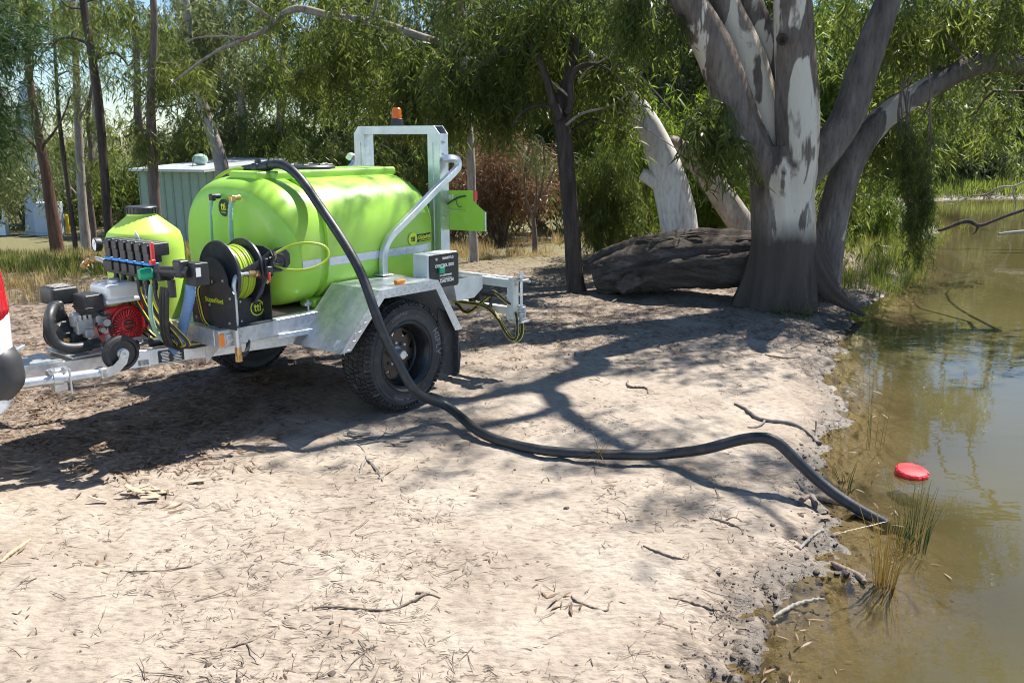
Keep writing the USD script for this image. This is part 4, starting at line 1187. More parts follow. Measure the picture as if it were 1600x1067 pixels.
        for a, b in zip(prof[:-1], prof[1:]):
            p0, p1 = np.array([a[0], y_out, a[1]]), np.array([b[0], y_out, b[1]])
            L = np.linalg.norm(p1 - p0)
            dd = (p1 - p0) / L
            dn = np.array([-dd[2], 0, dd[0]])
            dn = dn if dn[2] < 0 or abs(dn[0]) > .9 else -dn
            if dn[2] > 0:
                dn = -dn
            for k in range(int(L / .035)):
                c = p0 + dd * (.02 + .035 * k) + dn * (.02 + .018 * (k % 2)) + [0, s * .003, 0]
                rt = .8 if k % 2 else -.8
                e1 = dd * math.cos(rt) + dn * math.sin(rt)
                lug.append(place(box((0, 0, 0), (.024, .006, .003), .001), c, e1, np.cross([0, s, 0], e1)))
        nn = unit(np.array([.347, 0, .345]))
        obj('chequer_marks', cat(lug), G, g, smooth=False, kind='stuff')
        obj('inner_panel', prism([(.56, .53), (.235, .865), (-.29, .86), (-.5, .53)], .004, (0, y_in, 0), (1, 0, 0), (0, 0, 1)), G, g)
        obj('reflector', place(box((0, 0, 0), (.055, .035, .004)), np.array([.575, y_out - s * .05, .575]) + nn * .006, unit(np.array([-.345, 0, .347])), (0, s, 0)), 'reflector_tape', g)
        fp = [(-.335, .62), (-.335, .18), (-.40, .145), (-.555, .14), (-.575, .30), (-.52, .50)]
        fl = prism([(y_out - s * .005, .56), (y_out - s * .005, .17), (y_out - s * .03, .14), (y_in + s * .12, .14), (y_in + s * .12, .56)], .010, (-.505, 0, 0), (0, 1, 0), (0, 0, 1))
        obj('mud_flap', fl, 'rubber', t)
        obj('side_marker', [rbox((-.02, y_out - s * .09, .886), (.09, .035, .026), .01)], 'orange_plastic', g)
        return g
    guard(1)
    guard(-1)
    obj('mud_flap', prism([(-.335, .66), (-.335, .20), (-.42, .165), (-.555, .145), (-.575, .28), (-.535, .49), (-.47, .60)], .008, (0, -.012, 0), (1, 0, 0), (0, 0, 1)), 'rubber', t)

    # the big tank
    T = obj('tank', build_tank(), 'lime', t, smooth=45)
    obj('tank_crest', [rbox((-.13, YC + .03, 1.572), (1.13, .40, .062), .022), rbox((.40, YC + .05, 1.575), (.30, .30, .055), .022)], 'lime', T)
    obj('tank_lid', [lathe([(.19, -.01), (.19, .018), (.175, .03), (.05, .034), (0, .034)], (-.02, YC + .03, 1.60), (0, 0, 1), 40)] + [box((-.02 + .15 * math.cos(a), YC + .03 + .15 * math.sin(a), 1.632), (.05, .018, .012), .003, None) for a in np.arange(0, 6.28, .785)], 'black_plastic', T)
    for yy in (YC - .3, YC + .42):
        obj('tank_foot', rbox((.315, yy, .745), (.12, .16, .07), .02), 'lime', T)
    for X in (.43, .20):
        obj('hold_down', [cyl((X, -.455, .70), (X, -.455, .775), .008, 8), bolt((X, -.455, .765), ez, .012), beam((X + .03, -.455, .755), (X - .03, -.46, .755), .025, .02)], 'spring_steel', t)

    def side_patch(x0, x1, z0, z1, off, n=24, mz=4):
        P = []
        for x in np.linspace(x0, x1, n):
            for z in np.linspace(z0, z1, mz):
                hz = .405 if z < 1.125 else .445
                nn = 3.4 if z < 1.125 else 2.55
                probe = tank_pt(x, np.array([0.0, math.pi / 2 if z >= 1.125 else -math.pi / 2]))
                hw, hv = probe[0][1] - YC, abs(probe[1][2] - 1.125)
                s = min(1, abs(z - 1.125) / hv) ** (nn / 2)
                c = math.sqrt(max(0, 1 - s * s))
                P.append([x, YC + hw * c ** (2 / nn) + off, z])
        P = np.array(P)
        i, j = np.meshgrid(np.arange(n - 1), np.arange(mz - 1), indexing='ij')
        a = (i * mz + j).ravel()
        f = np.stack([a, a + mz, a + mz + 1, a + 1], 1)
        if x1 < x0:
            pass
        return trimesh.Trimesh(P, np.vstack([f[:, [0, 1, 2]], f[:, [0, 2, 3]]]), process=False)
    obj('reflective_stripe', [side_patch(.50, .35, .995, 1.05, .003, 8), side_patch(.28, -.74, .995, 1.05, .003, 30)], 'reflector_tape', T, smooth=True)
    y_l = float(tank_pt(-.55, np.array([0.0]))[0][1])
    gl = obj('tank_label', side_patch(-.50, -.735, 1.072, 1.128, .004, 14, 5), 'black_print', T, smooth=True)

    def surf_y(x, z):
        hz = .405 if z < 1.125 else .445
        nn = 3.4 if z < 1.125 else 2.55
        pr = tank_pt(x, np.array([0.0, math.pi / 2 if z >= 1.125 else -math.pi / 2]))
        q = min(1, abs(z - 1.125) / abs(pr[1][2] - 1.125)) ** (nn / 2)
        return YC + (pr[0][1] - YC) * math.sqrt(max(0, 1 - q * q)) ** (2 / nn)

    def wrap(m, x, z, off):
        """flat print (x to the right, y up) laid onto the near side of the tank"""
        v = np.array(m.vertices)
        c = (v.min(0) + v.max(0)) / 2
        X, Z = x - (v[:, 0] - c[0]), z + v[:, 1] - c[1]
        Y = np.array([surf_y(a_, b_) for a_, b_ in zip(X, Z)]) + off + v[:, 2]
        w = trimesh.Trimesh(np.stack([X, Y, Z], 1), m.faces, process=False)
        return w

    def near_y(x):
        return float(tank_pt(x, np.array([0.0]))[0][1])
    a, b = np.array([-.47, near_y(-.47) + .009, 1.10]), np.array([-.74, near_y(-.74) + .009, 1.10])
    dx = unit(b - a)
    obj('label_badge', wrap(lathe([(0, 0), (.016, 0), (.032, 0), (.046, 0)], (0, 0, 0), (0, 0, 1), 28), -.505, 1.10, .0065), 'lime_print', gl)
    obj('label_text', [wrap(meshkit.text_mesh('tti', .034, .0015, True), -.505, 1.10, .008)], 'black_print', gl, smooth=False)
    obj('label_text', [wrap(meshkit.text_mesh('GlidePath', .027, .0015, True), -.642, 1.106, .0055), side_patch(-.57, -.715, 1.080, 1.0835, .0065, 10, 2)], 'lime_print', gl, smooth=False)
    # badge and level tubes on the front of the tank
    xf = .692
    bd = obj('tank_badge', lathe([(0, .003), (.055, .003), (.057, 0)], (xf - .002, -.925, 1.375), ex, 30), 'black_print', T)
    obj('badge_text', [text_front('tti', .042, (xf + .002, -.925, 1.382)), place(box((0, 0, 0), (.05, .004, .001)), (xf + .003, -.925, 1.345), ey, ez)], 'lime_print', bd, smooth=False)
    for y, m_, r in ((-.99, 'clear_hose', .011), (-.775, 'clear_hose', .016)):
        P = spline([(xf + .03, y, 1.43), (xf + .05, y, 1.39), (xf + .055, y - .01, 1.2), (xf + .05, y - .03, .95), (xf + .06, y - .04, .74)], 60)
        rr = r * (1 + (.10 * np.sin(np.arange(60) * np.pi / 1.5) if r > .012 else 0))
        obj('level_tube', tube(P, rr, 14), m_, t)
        obj('tube_fitting', [cyl((xf - .02, y, 1.445), (xf + .035, y, 1.445), .016, 10), rbox((xf + .035, y, 1.44), (.035, .04, .045), .01)], 'brass' if r > .012 else 'black_plastic', t)
    # filler fittings on top
    obj('filler_valve', [rbox((.40, YC + .03, 1.622), (.09, .07, .06), .02), cyl((.40, YC + .05, 1.622), (.40, YC + .16, 1.64), .034, 16), cyl((.40, YC - .02, 1.625), (.40, YC - .13, 1.61), .022, 14), cyl((.40, YC + .03, 1.64), (.40, YC + .03, 1.68), .02, 10)], 'black_plastic', t)
    P = spline([(.42, YC - .1, 1.61), (.46, YC - .22, 1.595), (.49, YC - .34, 1.53), (.50, YC - .45, 1.42), (.50, YC - .54, 1.2)], 30)
    obj('breather_hose', tube(P, .011, 10), 'lime_hose', t)

    # light tower
    for y, s in ((-.535, 1), (-1.345, -1)):
        pst = [box((-.90, y, 1.275), (.006, .12, 1.13)), box((-.948, y + s * .057, 1.275), (.095, .006, 1.13)), box((-.948, y - s * .057, 1.275), (.095, .006, 1.13)), box((-.897, y - s * .01, 1.25), (.012, .010, 1.05))]
        obj('tower_post', pst, 'alloy', t)
        obj('tower_bolts', [bolt((-.94, y + s * .06, z), (0, s, 0), .010) for z in (1.78, 1.69, 1.50, 1.40, 1.22)], 'spring_steel', t)
    cb = prism([(-1.405, 1.84), (-1.35, 1.902), (-.53, 1.902), (-.475, 1.84)], .006, (-.897, 0, 0), (0, 1, 0), (0, 0, 1))
    cbs = [cb, prism([(-1.405, 1.84), (-1.35, 1.902), (-.53, 1.902), (-.475, 1.84)], .006, (-.995, 0, 0), (0, 1, 0), (0, 0, 1)),
           box((-.946, YC + .02, 1.899), (.092, .82, .006)), box((-.946, YC + .02, 1.842), (.092, .93, .006))]
    cbs += [place(box((0, 0, 0), (.006, .083, .006)), (-.90 - .092 * k, -.5025, 1.871), ex, unit(np.array([0, .055, -.062]))) for k in (0, 1)]
    obj('tower_top', cbs, 'alloy', t)
    bc = obj('beacon', lathe([(0, -.002), (.052, 0), (.046, .05), (.040, .055), (0, .056)], (-.946, YC, 1.903), (0, 0, 1), 28), 'black_plastic', t)
    obj('lens', lathe([(.038, .05), (.040, .058), (.038, .115), (.036, .128), (.026, .138), (0, .140)], (-.946, YC, 1.903), (0, 0, 1), 28), 'amber_lens', bc)
    obj('lens_core', lathe([(0, .056), (.026, .056), (.024, .10), (.016, .115), (0, .118)], (-.946, YC, 1.903), (0, 0, 1), 20), 'amber_inner', bc)
    for s in (1, -1):
        f = lambda x, y, z: (x, y if s > 0 else 2 * YC - y, z)
        P = np.array([f(-.185, -.375, .88), f(-.185, -.375, .98), f(-.20, -.375, 1.06), f(-.235, -.375, 1.115), f(-.29, -.375, 1.16), f(-.50, -.375, 1.29), f(-.76, -.38, 1.45), f(-.96, -.385, 1.565), f(-1.005, -.39, 1.605), f(-1.01, -.395, 1.64), f(-.98, -.405, 1.658), f(-.94, -.42, 1.662), f(-.90, -.445, 1.66)])
        obj('brace_tube', [sqtube(P, .050, .046, 60), box(f(-.185, -.375, .882), (.10, .09, .008), .002)], 'alloy', t)
    # rear boards with the lamps
    for s in (1, -1):
        y = (lambda v: v) if s > 0 else (lambda v: 2 * YC - v)
        B = obj('rear_board', prism([(y(-.50), 1.42), (y(-.235), 1.43), (y(-.235), 1.35), (y(-.12), 1.275), (y(-.12), 1.13), (y(-.50), 1.12)], .004, (-1.0, 0, 0), (0, 1, 0), (0, 0, 1)), 'lime', t, smooth=False)
        obj('board_edge', [box((-1.0, y(-.117), 1.2025), (.012, .004, .145))], 'alloy', B)
        obj('lamp', [box((-1.02, y(-.229), 1.39), (.035, .014, .075), .004)], 'red_plastic', B)
        obj('fold', [box((-.99, y(-.40), 1.273), (.014, .19, .004))], 'alloy', B)
        if s > 0:
            obj('wiring', tube(spline([(-.985, -.50, 1.30), (-.98, -.44, 1.34), (-.985, -.37, 1.372), (-.985, -.30, 1.385)], 16), .006, 6), 'black_plastic', B)
            obj('wiring', tube(spline([(-.985, -.39, 1.375), (-.98, -.385, 1.33), (-.98, -.36, 1.30), (-.985, -.34, 1.31)], 14), .003, 5), 'black_plastic', B)
            obj('slots', [box((-.996, -.47 + .018 * k, 1.375), (.006, .007, .035)) for k in range(3)], 'white_print', B)

    # control box on the mudguard
    C = obj('control_box', [rbox((-.505, -.178, .925), (.315, .145, .19), .008)], 'boom_white', t)
    face = prism([(-.345, 1.018), (-.655, 1.018), (-.665, 1.0), (-.665, .80), (-.62, .79), (-.40, .795), (-.335, .85), (-.335, 1.0)], .006, (0, -.098, 0), (1, 0, 0), (0, 0, 1))
    face = prism([(-.36, 1.015), (-.645, 1.015), (-.66, 1.0), (-.66, .79), (-.645, .775), (-.43, .78), (-.36, .85)], .008, (0, -.099, 0), (1, 0, 0), (0, 0, 1))
    F_ = obj('control_panel', face, 'black_print', C)
    yb = -.0945
    obj('panel_text', [text_near('CONTROL BOX', .020, (-.51, yb, .935)), text_near('SMARTFLO', .016, (-.545, yb, .985)), text_near('tti', .016, (-.425, yb, .985)), text_near('SEE DIRECTIONS', .011, (-.52, yb, .865)), text_near('CAUTION', .022, (-.53, yb, .825))] + [place(box((0, 0, 0), (.13, .003, .001)), (-.52, yb, .85 - .1 * 0 + .006 * k - .006), -ex, ez) for k in (0,)], 'white_print', F_, smooth=False)
    obj('panel_knob', [rbox((-.47, -.085, .905), (.05, .025, .045), .008)], 'green_plastic', F_)
    obj('rear_toolbox', [prism([(-.66, .80), (-1.0, .80), (-1.0, .70), (-.90, .64), (-.70, .64)], .26, (0, -.28, 0), (1, 0, 0), (0, 0, 1)), box((-.80, -.18, .803), (.20, .08, .006))], 'alloy', t, smooth=False)
    obj('lever', tube(spline([(-.62, -.40, .88), (-.625, -.405, .95), (-.63, -.41, 1.01)], 6), .007, 6), 'blue_plastic', t)

    # the folded boom at the back
    Xb = -1.22
    for z, h in ((.715, .065), (.50, .06)):
        obj('boom_arm', beam((Xb, -1.55, z), (Xb, -.06, z), .045, h), 'boom_white', t)
    obj('boom_arm', beam((Xb - .16, -1.5, .70), (Xb - .03, -.06, .735), .03, .05), 'boom_white', t)
    obj('boom_arm', beam((Xb + .02, -1.2, .585), (Xb + .01, -.32, .565), .035, .045), 'boom_white', t)
    obj('boom_post', [box((Xb, -.03, .59), (.07, .065, .32), .004), bolt((Xb + .035, -.03, .71), ex, .007), bolt((Xb + .035, -.03, .47), ex, .007), bolt((Xb, .003, .71), ey, .007), bolt((Xb, .003, .47), ey, .007)], 'boom_white', t)
    obj('boom_mount', [box((Xb + .12, YC + .3, .62), (.25, .08, .26), .006), box((Xb + .12, YC - .3, .62), (.25, .08, .26), .006)], G, t)
    obj('pivot_rod', [cyl((Xb, .055, .43), (Xb, .055, .80), .012, 10), bolt((Xb, .055, .79), ez, .016, .02), box((Xb, .03, .43), (.09, .13, .016), .004), box((Xb, .03, .755), (.09, .14, .014), .004), cyl((Xb - .01, -.2, .745), (Xb - .01, .13, .745), .009, 8)], 'spring_steel', t)
    th = np.linspace(0, 2 * np.pi * 6, 140)
    obj('coil_spring', tube(np.stack([Xb + .030 * np.cos(th), .055 + .030 * np.sin(th), .455 + .10 * th / th[-1]], 1), .006, 6), 'spring_steel', t)
    obj('nozzle_valve', [rbox((Xb + .06, -.33, .60), (.07, .10, .07), .012), cyl((Xb + .06, -.26, .62), (Xb + .08, -.14, .63), .022, 12), box((Xb + .05, -.40, .585), (.05, .04, .10), .004), cyl((Xb + .06, -.2, .6), (Xb + .06, -.2, .54), .014, 10)], 'black_plastic', t)

    def striped(P, r, n=50):
        P = spline(P, n)
        T_, A_, B_ = frames(P)
        a = obj('spray_hose', tube(P, r, 10), 'black_hose', t)
        for ph in (.6, 2.6, 4.4):
            off = A_ * math.cos(ph) + B_ * math.sin(ph)
            obj('yellow_line', tube(P + off * r * .86, r * .27, 6), 'yellow_paint', a)
    X1 = Xb + .06
    striped([(X1, -.75, .60), (X1 + .02, -.60, .55), (X1 + .04, -.50, .50), (X1 + .05, -.42, .46), (X1 + .04, -.36, .475), (X1 + .03, -.27, .55), (X1, -.2, .61)], .014)
    striped([(X1, -.80, .62), (X1 + .03, -.6, .545), (X1 + .03, -.42, .53), (X1 + .03, -.22, .53), (X1 + .03, -.10, .44), (X1 + .02, -.02, .34), (X1 + .0, .045, .285), (X1 - .03, .075, .32), (X1 - .06, .06, .42), (X1 - .08, .02, .50)], .014)
    striped([(X1 + .02, -.66, .57), (X1 + .05, -.42, .535), (X1 + .05, -.20, .52), (X1 + .05, -.07, .42), (X1 + .05, .02, .315), (X1 + .03, .06, .30), (X1 - .01, .055, .40), (X1 - .03, .02, .50)], .011)
    striped([(X1, -.22, .63), (X1 + .02, -.14, .645), (X1 + .01, -.07, .60), (X1 - .03, -.03, .56)], .012, 24)
    obj('hose_tie', lathe([(.024, -.008), (.03, 0), (.024, .008)], (X1 + .03, -.52, .52), (0, 1, -.5), 14), 'black_plastic', t)
    obj('hose_tie', lathe([(.026, -.008), (.032, 0), (.026, .008)], (X1 + .03, -.19, .52), (0, 1, -.3), 14), 'black_plastic', t)

    # small lime tank
    S = obj('rinse_tank', lathe([(.0, 0), (.20, 0), (.225, .02), (.232, .06), (.232, .50), (.226, .56), (.214, .60), (.20, .615), (.09, .705), (.085, .72), (.085, .735), (0, .735)], (1.13, -1.15, .64), (0, 0, 1), 64), 'lime_pale', t, smooth=32)
    obj('cap', [lathe([(.094, 0), (.096, .006), (.094, .038), (.088, .044), (.03, .044), (0, .044)], (1.13, -1.15, 1.358), (0, 0, 1), 48)] + [box((1.13 + .095 * math.cos(a), -1.15 + .095 * math.sin(a), 1.377), (.008, .008, .034), 0, trimesh.transformations.rotation_matrix(a, [0, 0, 1])) for a in np.arange(0, 6.28, .26)], 'black_plastic', S)
    obj('tank_bracket', prism([(0, .62), (.085, .62), (.085, 1.20), (.06, 1.25), (.0, 1.28)], .004, (1.31, -.93, 0), unit(np.array([.2, 1, 0])), (0, 0, 1)), G, t)
    obj('bracket_bolts', [bolt((1.33, -.90, 1.21), ex, .008), bolt((1.33, -.90, .99), ex, .008)], 'spring_steel', t)

    # valve manifold
    Xm = 1.36
    M = obj('valve_manifold', [rbox((Xm, -.85, 1.06), (.10, .62, .075), .012), cyl((Xm, -1.18, 1.075), (Xm, -.50, 1.075), .03, 14)], 'black_plastic', t)
    for k in range(6):
        y = -1.065 + .085 * k
        obj('solenoid', [rbox((Xm - .01, y, 1.195), (.12, .076, .075), .010), rbox((Xm + .02, y, 1.15), (.085, .060, .06), .008), rbox((Xm + .055, y, 1.20), (.02, .05, .05), .006)], 'black_plastic', M)
        obj('valve_ring', box((Xm + .035, y, 1.115), (.062, .070, .018), .003), 'blue_plastic', M)
        obj('valve_body', [rbox((Xm + .045, y, 1.07), (.03, .055, .055), .006), cyl((Xm + .02, y, 1.03), (Xm + .02, y, .96), .014, 12), cyl((Xm + .02, y, 1.0), (Xm + .02, y, .985), .019, 6)], 'black_plastic', M)
    obj('red_lever', [rbox((Xm + .05, -.585, 1.185), (.02, .022, .115), .006), rbox((Xm + .055, -.585, 1.13), (.03, .03, .03), .006)], 'red_plastic', M)
    gg = obj('pressure_gauge', lathe([(0, -.02), (.040, -.02), (.044, -.012), (.044, .015), (.040, .020), (.038, .016)], (Xm + .05, -1.20, 1.185), (1, -.15, 0), 28), 'black_plastic', M)
    obj('dial', lathe([(0, .014), (.037, .014)], (Xm + .052, -1.2005, 1.185), (1, -.15, 0), 28), 'white_print', gg)
    obj('needle', beam((Xm + .068, -1.205, 1.185), (Xm + .068, -1.185, 1.205), .003, .002), 'black_print', gg)
    obj('pressure_regulator', [cyl((Xm + .03, -.60, 1.075), (Xm - .03, -.36, 1.085), .03, 14), rbox((Xm - .02, -.42, 1.10), (.07, .08, .10), .015), cyl((Xm, -.50, 1.03), (Xm, -.50, .93), .022, 12)], 'black_plastic', M)
    obj('regulator_knob', [lathe([(0, .075), (.030, .072), (.036, .06), (.036, .012), (.030, 0)], (Xm + .05, -.61, 1.065), (1, -.25, 0), 18)], 'green_plastic', M)
    bx = obj('flow_box', rbox((Xm - .08, -.36, 1.07), (.09, .10, .13), .008), 'black_plastic', M)
    obj('box_label', box((Xm - .055, -.3085, 1.085), (.03, .002, .05)), 'white_print', bx)
    P = spline([(1.27, -.38, 1.0), (1.26, -.42, .93), (1.24, -.55, .80), (1.22, -.66, .70), (1.21, -.72, .62), (1.25, -.75, .56)], 70)
    P = spline([(1.28, -.44, 1.0), (1.28, -.46, .92), (1.26, -.55, .80), (1.24, -.63, .70), (1.24, -.67, .63), (1.30, -.68, .57)], 70)
    obj('ribbed_hose', tube(P, .030 * (1 + .05 * np.sin(np.arange(70) * 2.0)), 16), 'blue_hose', t)
    # bundle of hoses below the manifold
    rn = np.random.default_rng(12)
    for k in range(6):
        y = -1.065 + .085 * k
        P = spline([(Xm + .02, y, .965), (Xm + .02, y + .01, .90), (Xm - .02, y + .06, .76), (Xm - .04, y + .14 + .01 * k, .66), (Xm - .10, -.70 + .012 * k, .60), (1.0, -.62, .60 - .004 * k)], 34)
        hs = obj('boom_hose', tube(P, .012, 9), 'black_hose', t)
        T_, A_, B_ = frames(P)
        for ph in (0.4, 3.5):
            obj('yellow_line', tube(P + (A_ * math.cos(ph) + B_ * math.sin(ph)) * .0105, .0035, 5), 'yellow_paint', hs)
    for k in range(3):
        y = -.60 + .03 * k
        P = spline([(Xm, y, .98), (Xm + .01, y - .02, .85), (Xm - .01, y - .06, .72), (Xm - .05, y - .09, .62), (1.15, -.70, .58)], 26)
        obj('boom_hose', tube(P, .013, 9), 'black_hose', t)
    P = spline([(Xm + .03, -.66, .99), (Xm + .05, -.66, .88), (Xm + .03, -.68, .74), (Xm - .04, -.70, .64), (1.2, -.68, .60)], 26)
    obj('boom_hose', tube(P, .014, 10), 'clear_hose', t)

    # petrol engine
    e0 = np.array([1.44, -.88, .735])
    En = obj('engine', [rbox((1.46, -1.0, .74), (.24, .22, .20), .025)], 'cast_alloy', t)
    obj('fan_cover', [lathe([(.105, -.10), (.118, -.06), (.118, -.01), (.108, .006), (.098, .010)], e0, ey, 44), rbox((1.53, -.945, .77), (.16, .12, .16), .02), prism([(1.36, .84), (1.60, .85), (1.63, .80), (1.60, .66), (1.48, .62), (1.38, .64)], .10, (0, -.95, 0), (1, 0, 0), (0, 0, 1))], 'engine_red', En)
    fins = []
    for k in range(30):
        a = 2 * math.pi * k / 30
        fins.append(place(box((0, 0, 0), (.048, .0085, .012), .002), e0 + [.069 * math.cos(a), .008, .069 * math.sin(a)], (math.cos(a + .25), 0, math.sin(a + .25)), (-math.sin(a + .25), 0, math.cos(a + .25))))
    obj('recoil_grille', [lathe([(.090, .0), (.098, .012), (.106, .0)], e0, ey, 44), lathe([(0, .016), (.036, .016), (.044, .010), (.046, 0)], e0, ey, 30)] + fins, 'engine_red', En)
    obj('grille_backing', lathe([(0, .003), (.098, .003)], e0, ey, 36), 'black_plastic', En)
    em = obj('recoil_badge', lathe([(0, .0185), (.033, .0185), (.034, .016)], e0, ey, 24), 'black_print', En)
    obj('badge_text', [text_near('GX200', .014, e0 + [0, .0185, -.006], True, .001), place(box((0, 0, 0), (.034, .004, .001)), e0 + [0, .019, .016], -ex, ez)], 'engine_red', em, smooth=False)
    obj('pull_handle', [rbox(e0 + [.115, .02, .03], (.022, .022, .06), .008), cyl(e0 + [.12, .012, .03], e0 + [.16, .0, -.03], .008, 8)], 'black_plastic', En)
    obj('engine_sticker', box((1.575, -.883, .755), (.028, .002, .10)), 'white_print', En)
    obj('fuel_tank', [rbox((1.445, -.96, .935), (.235, .21, .105), .032), rbox((1.445, -.96, .888), (.245, .22, .03), .012)], 'engine_white', En)
    obj('fuel_cap', [lathe([(.034, 0), (.036, .004), (.036, .018), (.030, .024), (0, .025)], (1.465, -.94, .985), (0, 0, 1), 24)], 'spring_steel', En)
    obj('switch_panel', [rbox((1.325, -.885, .795), (.065, .07, .19), .012)], 'engine_red', En)
    obj('switches', [box((1.322, -.848, .80), (.045, .004, .16), .001), lathe([(0, .012), (.014, .012), (.015, 0)], (1.322, -.848, .79), ey, 16), rbox((1.322, -.846, .745), (.025, .014, .02), .004)], 'black_plastic', En)
    obj('air_filter', [rbox((1.635, -.93, .895), (.115, .15, .10), .014), rbox((1.635, -.93, .835), (.10, .13, .05), .01), rbox((1.635, -.93, .868), (.12, .155, .012), .004)], 'black_plastic', En)
    obj('muffler', [rbox((1.715, -1.10, .93), (.16, .16, .10), .02)] + [box((1.715, -1.10 + .028 * k, .983), (.11, .014, .006), .002) for k in range(-2, 3)], 'black_plastic', En)
    obj('carburettor', [rbox((1.60, -.90, .80), (.07, .07, .08), .01), cyl((1.585, -.865, .775), (1.585, -.835, .775), .022, 14), cyl((1.61, -.865, .735), (1.61, -.84, .735), .016, 10)], 'cast_alloy', En)
    obj('carburettor_levers', [box((1.575, -.855, .815), (.05, .012, .012), .002), rbox((1.60, -.85, .835), (.02, .02, .02), .005), cyl((1.56, -.85, .74), (1.56, -.84, .70), .008, 8), cyl((1.64, -.85, .78), (1.66, -.82, .77), .007, 8)], 'black_plastic', En)
    obj('engine_foot', [box((1.50, -.98, .612), (.36, .26, .012), .002), box((1.46, -.88, .632), (.2, .03, .04), .004)] + [bolt((x, -.86, .618), ez, .009) for x in (1.37, 1.62)], G, t)
    obj('pump_mount', box((1.68, -.95, .62), (.30, .34, .012), .002), G, t)
    # pump on the engine's forward end
    Pm = obj('pump', [lathe([(.0, .12), (.06, .115), (.085, .09), (.09, .02), (.075, -.03), (.03, -.05)], (1.74, -1.0, .73), (.9, .25, -.1), 28), rbox((1.73, -.93, .69), (.10, .11, .10), .018), cyl((1.75, -1.0, .78), (1.80, -.96, .88), .032, 14)], 'black_plastic', t)
    obj('pump_head', [rbox((1.70, -.89, .77), (.10, .06, .09), .012), rbox((1.69, -.86, .73), (.05, .05, .05), .008)] + [cyl((1.67 + .03 * k, -.86, .81), (1.67 + .03 * k, -.86, .835), .010, 6) for k in range(3)], 'cast_alloy', Pm)
    obj('pump_ribs', [place(box((0, 0, 0), (.10, .010, .028), .003), (1.80 + .0, -.965 + .0, .73) + .055 * np.array([0, math.sin(a), math.cos(a)]), unit(np.array([0, math.sin(a), math.cos(a)])), unit(np.array([0, math.cos(a), -math.sin(a)]))) for a in np.arange(0, 6.28, .7)], 'black_plastic', Pm)
    obj('pump_plug', lathe([(0, .012), (.018, .012), (.022, 0)], (1.795, -.90, .70), (.8, .6, -.1), 16), 'brass', Pm)
    obj('oil_bottle', lathe([(0, 0), (.03, 0), (.032, .06), (.02, .075), (0, .078)], (1.735, -.90, .775), ez, 16), 'cast_alloy', Pm)
    P = spline([(1.795, -.97, .885), (1.83, -.93, .895), (1.89, -.86, .865), (1.915, -.83, .79), (1.89, -.82, .71), (1.82, -.80, .675), (1.74, -.80, .672), (1.66, -.82, .675)], 60)
    obj('suction_hose', tube(P, .029, 16), 'black_hose', t)
    obj('hose_clamp', [lathe([(.031, -.008), (.034, -.006), (.034, .006), (.031, .008)], (1.835, -.925, .893), (.05, .06, -.02), 18), lathe([(.031, -.008), (.034, -.006), (.034, .006), (.031, .008)], (1.72, -.805, .672), (1, 0, 0), 18), rbox((1.79, -.975, .89), (.06, .06, .06), .02)], 'black_plastic', t)
    obj('pump_valve', [cyl((1.36, -.80, .62), (1.22, -.76, .62), .028, 14), cyl((1.27, -.77, .62), (1.27, -.72, .62), .02, 12), rbox((1.42, -.86, .60), (.05, .04, .07), .01)], 'black_plastic', t)

    # hose reel
    xr = 1.09
    fr = shapely.union_all([shapely.box(-.74, .714, -.30, .93), shapely.Point(-.50, .985).buffer(.145, 24), shapely.Polygon([(-.645, .985), (-.72, .93), (-.30, .93), (-.355, .985)])])
    R = obj('hose_reel', [prism(fr, .006, (xr, 0, 0), (0, 1, 0), (0, 0, 1)), box((xr - .20, -.715, .82), (.40, .006, .21)), box((xr - .13, -.32, .73), (.26, .04, .006))], 'black_steel', t, smooth=False)
    obj('reel_box', [box((.865, -.445, .79), (.215, .006, .155), .002), box((.865, -.54, .79), (.21, .18, .15), .002)], 'black_steel', R)
    obj('reel_bolts', [bolt((.865 + dx_, -.441, .79 + dz_), ey, .004, .005) for dx_ in (-.09, .09) for dz_ in (-.06, .06)] + [bolt((xr + .003, yy, zz), ex, .005, .006) for yy, zz in ((-.70, .90), (-.34, .90), (-.70, .75), (-.36, .75), (-.55, .84), (-.40, 1.0))], 'spring_steel', R)
    rb = obj('round_badge', lathe([(.042, .0), (.046, .002), (.050, 0)], (.835, -.4415, .795), ey, 36), 'lime_print', R)
    obj('badge_text', text_near('tti', .044, (.835, -.441, .797)), 'lime_print', rb, smooth=False)
    obj('plate_text', text_front('SuperReel', .028, (xr + .0035, -.50, .87), False), 'lime_print', R, smooth=False)
    obj('side_text', text('SPS', .034, (xr + .0035, -.655, .86), (0, 0, 1), (0, -1, 0), .002, False), 'lime_print', R, smooth=False)
    for xx, nm in ((1.035, 0), (.865, 1)):
        obj('reel_flange', [lathe([(.05, .004), (.185, .004), (.198, .012), (.204, .006), (.204, -.006), (.198, -.010), (.185, -.004), (.05, -.004)], (xx, -.51, 1.02), ex, 56), lathe([(0, .03), (.03, .03), (.04, .004)], (xx, -.51, 1.02), ex, 20)], 'black_steel', R)
    # lime sector print on the front flange
    sec = shapely.Polygon([(.175 * math.cos(a), .175 * math.sin(a)) for a in np.linspace(.25, 1.35, 14)] + [(.125 * math.cos(a), .125 * math.sin(a)) for a in np.linspace(1.35, .25, 14)])
    obj('flange_print', prism(sec, .002, (1.0365, -.51, 1.02), (0, 1, 0), (0, 0, 1)), 'lime_print', R)
    ttx = meshkit.text_mesh('Super', .032, .0015, True)
    v = ttx.vertices.copy()
    a = 1.22 - v[:, 0] / .15
    rr = .137 + v[:, 1]
    ttx.vertices = np.stack([1.038 + v[:, 2], -.51 + rr * np.cos(a), 1.02 + rr * np.sin(a)], 1)
